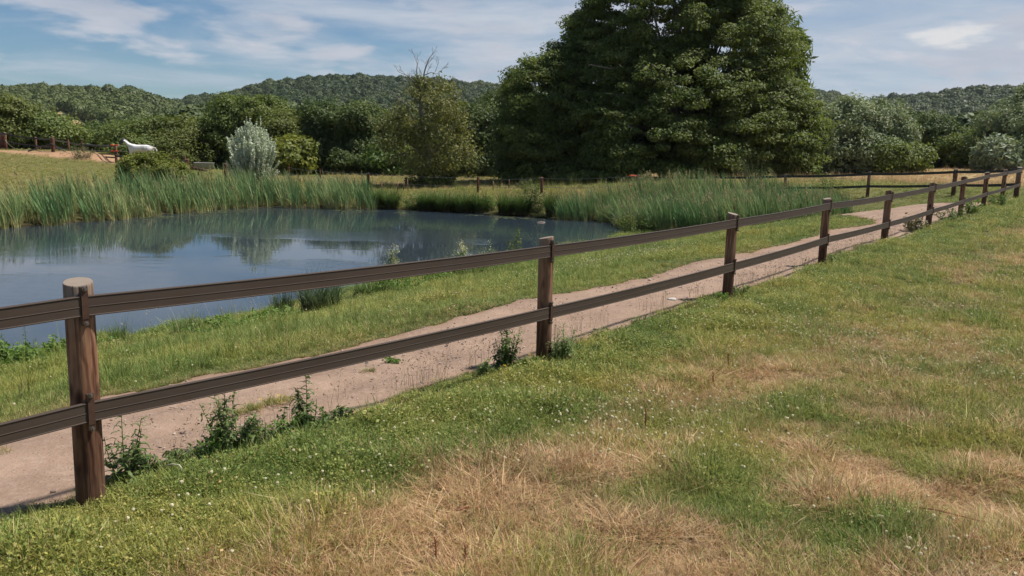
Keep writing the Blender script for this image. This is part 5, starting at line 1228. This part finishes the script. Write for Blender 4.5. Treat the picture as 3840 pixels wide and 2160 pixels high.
# brown dock stalks in the paddock turf and fallen reddish stalks
SM = plain_mat('dry_stalk', (0.34, 0.12, 0.06), 0.7, 0.4, 30)
for k, (px, py, hh, lb) in enumerate([(1622, 1085, 0.16, 'upright rusty dock stalk in the middle of the paddock turf'), (1830, 930, 0.14, 'upright rusty dock stalk right of the third post'), (1792, 975, 0.12, 'small rusty dock stalk nearest the third post'), (1095, 1440, 0.14, 'upright brown stalk at the bottom of the picture'), (1170, 1430, 0.11, 'short red stalk beside the brown one at the bottom')]):
    x0, y0, z0 = hit(px, py); mb = MB(); mb.tube([(0, 0, -0.02), (0.004, 0, hh * 0.5), (-0.004, 0.002, hh)], [0.004, 0.0045, 0.002], 6)
    for q in range(18): zz = hh * (0.35 + 0.6 * q / 18); mb.tube([(0, 0, zz), (0.012 * math.cos(q * 2.4), 0.012 * math.sin(q * 2.4), zz + 0.012)], [0.0025, 0.001], 4)
    o = mb.build('dock_stalk', SM, None, loc=(x0, y0, z0)); tag(o, lb, 'weed', 'dry dock stalks in the paddock')
for k, (px, py, L0, an, lb) in enumerate([(2350, 1310, 0.42, -0.55, 'long fallen rusty stalk in the bottom right corner'), (2420, 1385, 0.24, 0.1, 'short fallen red stalk below the long one'), (1170, 1310, 0.16, 0.25, 'fallen red stalk left of the bottom middle'), (1480, 1165, 0.14, 0.3, 'thin fallen stalk in the middle of the hay')]):
    x0, y0, z0 = hit(px, py); mb = MB(); c, s2 = math.cos(an), math.sin(an)
    mb.tube([(-c * L0 / 2, -s2 * L0 / 2, 0.03), (0, 0.01, 0.05), (c * L0 / 2, s2 * L0 / 2, 0.045)], [0.0045, 0.005, 0.003], 6)
    o = mb.build('fallen_stalk', SM, None, loc=(x0, y0, z0)); tag(o, lb, 'stalk', 'fallen stalks in the hay')
# buttercups at the foot of the second post
ym = leaf_mat('buttercup_yellow', (0.65, 0.42, 0.01), (0.80, 0.60, 0.02), trans=0.1)
for k, (px, py) in enumerate([(1336, 905), (1352, 915), (1330, 928), (1347, 900), (1385, 907), (655, 1050), (700, 1035), (1268, 958)]):
    x0, y0, z0 = hit(px, py); mb = MB(); hh = 0.11; mb.tube([(0, 0, 0), (0.006, 0, hh)], [0.0012, 0.001], 4)
    for q in range(5):
        a = q * 1.2566; mb.add([(0.006, 0, hh), (0.006 + 0.010 * math.cos(a - .4), 0.010 * math.sin(a - .4), hh + .004), (0.006 + 0.013 * math.cos(a), 0.013 * math.sin(a), hh + .006), (0.006 + 0.010 * math.cos(a + .4), 0.010 * math.sin(a + .4), hh + .004)], [(0, 1, 2, 3)])
    o = mb.build('buttercup', ym, None, loc=(x0, y0, z0)); tag(o, 'small yellow buttercup flower near a fence post', 'flower', 'buttercups near the fence')

# pale bent cord in the weeds
x0, y0, z0 = hit(440, 1215); mb = MB()
mb.tube([(-0.06, 0.03, 0.075), (-0.02, 0.03, 0.085), (0.02, 0.02, 0.085), (0.034, 0.01, 0.075), (0.038, 0.0, 0.04), (0.037, 0, 0.01)], [0.003, 0.0035, 0.004, 0.004, 0.004, 0.003], 6)
tag(mb.build('bent_cord', plain_mat('pale_cord', (0.55, 0.50, 0.40), 0.6, 0.2, 30), None, True, (x0, y0, z0)), 'pale bent cord lying in the weeds right of the knotty post', 'cord')
# white stone at the path edge
x0, y0, z0 = hit(1690, 757); bm = bmesh.new(); bmesh.ops.create_icosphere(bm, subdivisions=2, radius=1)
for v_ in bm.verts: v_.co = Vector((v_.co.x * 0.055, v_.co.y * 0.04, v_.co.z * 0.02)) * (1 + 0.2 * mnoise.noise(v_.co * 2))
me = bpy.data.meshes.new('white_stone'); bm.to_mesh(me); bm.free(); tag(link('white_stone', me, plain_mat('white_stone', (0.62, 0.58, 0.52), 0.8), None, (x0, y0, z0 + 0.015)), 'flat white stone on the near edge of the dirt path', 'stone')

# ------------------------------------------------------------------ left paddock: fence, gate, horse
lf = empty('paddock_boundary_fence'); tag(lf, 'dark tape fence with reddish braced posts on the left rise', 'fence')
def lpost(px, ptop, pbot, Y, rad, mat, seed):
    T_ = at(px, ptop, Y); g0 = gz(T_[0], T_[1]); h = max(T_[2] - g0, 0.5)
    link('post', post_mesh('post', rad, h, seed=seed), M[mat], lf, (T_[0], T_[1], g0)); return Vector((T_[0], T_[1] - rad, T_[2]))
p1 = lpost(18, 497, 564, 62, 0.09, 'post_wood', 80); p2 = lpost(133, 514, 563, 62, 0.07, 'post_wood', 81); p3 = lpost(196, 516, 578, 60, 0.12, 'red_wood', 82)
p4 = lpost(255, 528, 570, 62, 0.09, 'post_wood', 83); p5 = lpost(307, 538, 562, 63, 0.08, 'post_wood', 84); p6 = lpost(433, 543, 610, 58, 0.09, 'post_wood', 85)
p7 = lpost(702, 598, 648, 56, 0.11, 'red_wood', 86); p8 = lpost(652, 592, 620, 57, 0.10, 'red_wood', 87); p0 = Vector(at(-60, 492, 63)); p9 = lpost(845, 612, 640, 54, 0.12, 'red_wood', 88); p10 = lpost(692, 583, 610, 60, 0.07, 'red_wood', 89)
def band(a, b, hgt, mat='black_rail', nm='rail'):
    return rail_between(nm, a, b, hgt, 0.03, M[mat], lf, sag=0.05)
D_ = Vector((0, -0.02, 0))
for a, b in ((p0, p1), (p1, p2), (p2, p3), (p3, p4), (p4, p5), (p5, p6)):
    band(a + D_ + Vector((0, 0, -0.08)), b + D_ + Vector((0, 0, -0.08)), 0.11); band(a + D_ + Vector((0, 0, -0.62)), b + D_ + Vector((0, 0, -0.62)), 0.09)
band(p5 + D_ + Vector((0, 0, -0.75)), p6 + D_ + Vector((0, 0, -0.85)), 0.10)
band(p6 + D_ + Vector((0, 0, -0.75)), p8 + D_ + Vector((0, 0, -0.1)), 0.12); band(p8 + D_ + Vector((0, 0, -0.12)), p7 + D_ + Vector((0, 0, -0.2)), 0.26)
mb = MB(); q = Vector(at(775, 640, 55)); mb.tube([p7 + Vector((0, 0, -0.50)), q], [0.14, 0.07], 8); mb.build('fallen_pole', M['red_wood'], lf, True)
for a, fx, fz in ((p3, -1.65, -0.98), (p3, 0.95, -0.98), (p4, -0.6, -0.55), (p6, 0.7, -1.15)):
    mb = MB(); st_ = a + Vector((0, -0.03, -0.42 if fz < -0.6 else -0.25)); en = a + Vector((fx, -0.1, 0)); en.z = gz(en.x, en.y) + 0.04 if a is not p4 else st_.z - 0.4
    mb.tube([st_, en], [0.045, 0.045], 6); mb.build('brace', M['black_rail'], lf)
for dz in (-0.03, -0.42):
    for s_ in (-1, 1):
        mb = MB(); a = p6 + Vector((s_ * 0.05, -0.06, dz)); b = a + Vector((s_ * 0.20, -0.02, 0.0))
        mb.tube([a, a.lerp(b, .3), a.lerp(b, .31), a.lerp(b, .85), b], [0.035, 0.035, 0.055, 0.05, 0.03], 8); mb.build('gate_handle', M['orange'], lf)
        mb = MB(); e = b + Vector((s_ * 2.2, 0.5, 0.02 - 0.05 * s_)); mb.tube([b, b.lerp(e, 0.5) + Vector((0, 0, -0.05)), e], 0.010, 4); mb.build('wire', M['wire'], lf)
# red timber gate at the picture edge
gx0 = at(6, 520, 62.2); gr = empty('red_gate', (gx0[0], gx0[1], gz(gx0[0], gx0[1]))); tag(gr, 'red-brown boarded gate at the left picture edge', 'gate')
for k in range(6):
    mb = MB(); mb.box((-0.95 + k * 0.21, 0, 0.66), (0.185, 0.035, 1.15)); mb.build('board', M['red_wood'], gr)
for zz in (0.28, 1.02):
    mb = MB(); mb.box((-0.42, 0.045, zz), (1.25, 0.045, 0.12)); mb.build('crossbar', M['red_wood'], gr)
# hose or rope trailing from the gate post
mb = MB(); a = Vector((p1.x + 0.1, p1.y - 0.12, p1.z - 0.55)); pts = [a, a + Vector((0.35, 0, -0.38)), a + Vector((0.8, -0.05, -0.60)), a + Vector((1.5, -0.1, -0.66)), a + Vector((2.2, -0.1, -0.66))]
for q in pts[2:]: q.z = gz(q.x, q.y) + 0.04
mb.tube(pts, 0.022, 6); tag(mb.build('rope', plain_mat('pale_rope', (0.40, 0.36, 0.26), 0.8)), 'pale rope hanging down from the gate post to the bare earth', 'rope')

# long pale trough behind the reeds
q = at(765, 622, 58); mb = MB(); n_ = 14
ring = []
for (sx_, sy_, z_) in ((0.62, 0.25, 0.0), (0.70, 0.30, 0.42), (0.72, 0.32, 0.44), (0.66, 0.26, 0.44), (0.60, 0.22, 0.08)):
    for k in range(n_):
        a = 2 * math.pi * k / n_; ring.append((sx_ * math.copysign(abs(math.cos(a)) ** 0.6, math.cos(a)), sy_ * math.copysign(abs(math.sin(a)) ** 0.6, math.sin(a)), z_))
fs = [(i * n_ + k, i * n_ + (k + 1) % n_, (i + 1) * n_ + (k + 1) % n_, (i + 1) * n_ + k) for i in range(4) for k in range(n_)] + [tuple(4 * n_ + k for k in range(n_)), tuple(range(n_))[::-1]]
mb.add(ring, fs); tag(mb.build('water_trough', plain_mat('trough', (0.42, 0.41, 0.40), 0.5, 0.3, 5), None, True, (q[0], 58, q[2] - 0.22)), 'long pale grey trough behind the left reeds near the silver shrub', 'trough')
# small white netting bales and sticks in the farm field
for k, (px, py, hpx) in enumerate([(1240, 475, 14), (1280, 472, 14), (1015, 478, 20), (1025, 476, 18), (1000, 480, 16), (960, 478, 14)]):
    x0, y0, z0 = hit(px, py + 4); hh = hpx / 2126 * y0 + 0.25; mb = MB(); mb.tube([(0, 0, -0.2), (0.01, 0, hh)], [0.035, 0.03], 7)
    tag(mb.build('stake', M['post_wood'], None, True, (x0, y0, z0)), ('short thin stake in the rough field right of the half-dead tree' if px > 1100 else 'short thin stake in the rough field left of the half-dead tree'), 'stake', ('stakes right of the half-dead tree' if px > 1100 else 'stakes left of the half-dead tree'))

def horse():
    Y = 66; b = at(527, 600, Y); g0 = gz(b[0], Y); backz = at(545, 538, Y)[2]
    sc = 1.0; z0 = backz - 1.50
    root = empty('horse', (b[0], Y, z0)); tag(root, 'white horse with patchy grey rump and dark fly mask, standing behind the round bush', 'horse')
    me = bpy.data.meshes.new('body'); V = []; E = []; Rr = []
    def ch(pts, start=None):
        prev = start
        for (x, y, z, rx, ry) in pts:
            V.append((x, y, z)); Rr.append((rx, ry)); k = len(V) - 1
            if prev is not None: E.append((prev, k))
            prev = k
        return prev
    ch([(0.15, 0, 1.10, .34, .30)])                                       # 0 barrel root
    ch([(-0.25, 0, 1.12, .35, .30), (-0.58, 0, 1.14, .31, .27)], 0)       # 1,2 chest
    ch([(0.55, 0, 1.13, .33, .30), (0.86, 0, 1.12, .29, .29), (1.02, 0, 1.05, .20, .22)], 0)   # 3,4,5 hips
    k = ch([(-0.80, 0, 1.36, .21, .14), (-1.00, 0.0, 1.56, .165, .105), (-1.16, 0.0, 1.70, .135, .09)], 2)   # neck
    k = ch([(-1.28, -0.01, 1.70, .125, .10), (-1.40, -0.03, 1.56, .105, .085), (-1.52, -0.06, 1.38, .075, .065), (-1.57, -0.07, 1.28, .065, .06)], k)
    for sy, off in ((0.15, 0.0), (-0.15, 0.12)):
        ch([(-0.55 - off, sy, 0.86, .13, .11), (-0.56 - off, sy, 0.50, .062, .06), (-0.56 - off, sy, 0.22, .042, .042), (-0.60 - off, sy, 0.08, .048, .048), (-0.62 - off, sy, 0.02, .065, .06)], 2)
        ch([(0.88 - off, sy, 0.88, .17, .13), (1.0 - off, sy, 0.55, .072, .065), (0.98 - off, sy, 0.26, .045, .045), (0.95 - off, sy, 0.09, .05, .05), (0.93 - off, sy, 0.02, .065, .06)], 4)
    me.from_pydata(V, E, []); me.update()
    o = link('body', me, None, root); sk = o.modifiers.new('skin', 'SKIN'); sk.use_smooth_shade = True
    for i, (rx, ry) in enumerate(Rr): me.skin_vertices[0].data[i].radius = (rx, ry)
    me.skin_vertices[0].data[0].use_root = True
    o.modifiers.new('sub', 'SUBSURF').levels = 2; o.modifiers['sub'].render_levels = 2
    m, t = new_mat('horse_coat'); g = t.n('ShaderNodeTexCoord').outputs['Object']; n_ = t.noise(g, 2.2, 4, 0.6)
    xx = t.n('ShaderNodeSeparateXYZ', i_0=g).outputs[0]
    f = t.math('MULTIPLY', t.ramp(n_, (0.50, 0.60)), t.ramp(xx, (-0.1, 0.35)))
    col = t.mix(t.math('MULTIPLY', f, 0.75), rgb((0.78, 0.75, 0.72)), rgb((0.36, 0.29, 0.27)))
    p = t.n('ShaderNodeBsdfPrincipled', i_Base_Color=col, i_Roughness=0.7); finish(t, p.outputs[0]); me.materials.append(m)
    mb = MB(); mb.tube([(-1.17, 0, 1.76), (-1.30, -0.01, 1.71), (-1.41, -0.03, 1.55), (-1.50, -0.055, 1.41)], [0.11, 0.145, 0.125, 0.10], 12)
    for sy in (-0.06, 0.06): mb.tube([(-1.20, sy, 1.78), (-1.21, sy * 1.3, 1.86), (-1.20, sy * 1.2, 1.94)], [0.04, 0.035, 0.006], 7)
    mb.build('fly_mask', plain_mat('fly_mask', (0.07, 0.07, 0.08), 0.7), root, True)
    mb = MB(); mb.tube([(1.12, 0, 1.22), (1.26, 0, 1.05), (1.28, 0, 0.70), (1.24, 0, 0.42)], [0.05, 0.07, 0.08, 0.02], 8); mb.build('tail', plain_mat('tail_hair', (0.55, 0.52, 0.48), 0.8), root, True)
    mb = MB(); mb.tube([(-1.20, 0, 1.82), (-1.02, 0, 1.70), (-0.85, 0, 1.54), (-0.66, 0, 1.40)], [0.02, 0.045, 0.05, 0.02], 6); mb.build('mane', plain_mat('mane_hair', (0.60, 0.58, 0.55), 0.8), root, True)
horse()

# moorhen on the pond and a floating log
x0, y0 = at(444, 818, 37.5)[:2]
mb = MB(); mb.tube([(-0.17, 0, 0.07), (-0.10, 0, 0.06), (0, 0, 0.055), (0.09, 0, 0.06), (0.13, 0, 0.09), (0.145, 0, 0.14), (0.155, 0, 0.165), (0.185, 0, 0.165)], [0.012, 0.045, 0.065, 0.055, 0.035, 0.026, 0.030, 0.018], 10)
wb = empty('moorhen', (x0, y0, ZW - 0.01), 2.2); tag(wb, 'tiny black water bird swimming by the left reeds', 'bird'); mb.build('body', plain_mat('feather', (0.015, 0.015, 0.018), 0.5), wb, True)
mb = MB(); mb.tube([(0.18, 0, 0.165), (0.225, 0, 0.155)], [0.014, 0.003], 6); mb.build('beak', plain_mat('beak', (0.6, 0.55, 0.5), 0.5), wb)
q = hit(1362, 549); x0, y0 = at(2030, 817, 39.2)[:2]; mb = MB(); mb.tube([(-0.2, 0, 0.0), (-0.17, 0, 0.01), (0, 0.02, 0.02), (0.16, 0, 0.01), (0.2, 0, 0.0)], [0.03, 0.055, 0.065, 0.055, 0.02], 10)
tag(mb.build('floating_log', plain_mat('wet_log', (0.30, 0.22, 0.18), 0.6, 0.4, 6), None, True, (x0, y0, ZW - 0.03)), 'short pale log floating at the left end of the right reeds', 'log')
# lily pads along the far water edge
r = np.random.default_rng(21); V, F = [], []; n_ = 9
for k in range(900):
    px = r.uniform(250, 1400); py = np.interp(px, [250, 400, 560, 700, 930, 1100, 1250, 1400], [556, 542, 528, 523, 527, 532, 541, 552]) + 1.5 + abs(r.normal()) * 4.5
    if vnoise(np.array([[px, py * 8]]), 0.012, 2, 5)[0] < 0.15: continue
    rr_ = ray(px * K, py * K); q = rr_ * ((ZW - CAMZ) / rr_[2]); s_ = r.uniform(0.04, 0.11); o_ = len(V)
    V += [(q[0] + s_ * math.cos(2 * math.pi * j / n_), q[1] + s_ * math.sin(2 * math.pi * j / n_), ZW + 0.006 + 0.002 * (k % 4)) for j in range(n_)]; F.append(tuple(range(o_, o_ + n_)))
me = bpy.data.meshes.new('pond_weed'); me.from_pydata(V, [], F); tag(link('pond_weed', me, plain_mat('pond_weed', (0.10, 0.12, 0.05), 0.5, 0.5, 2)), 'floating weed along the far edge of the pond', kind='stuff')

build_haze()
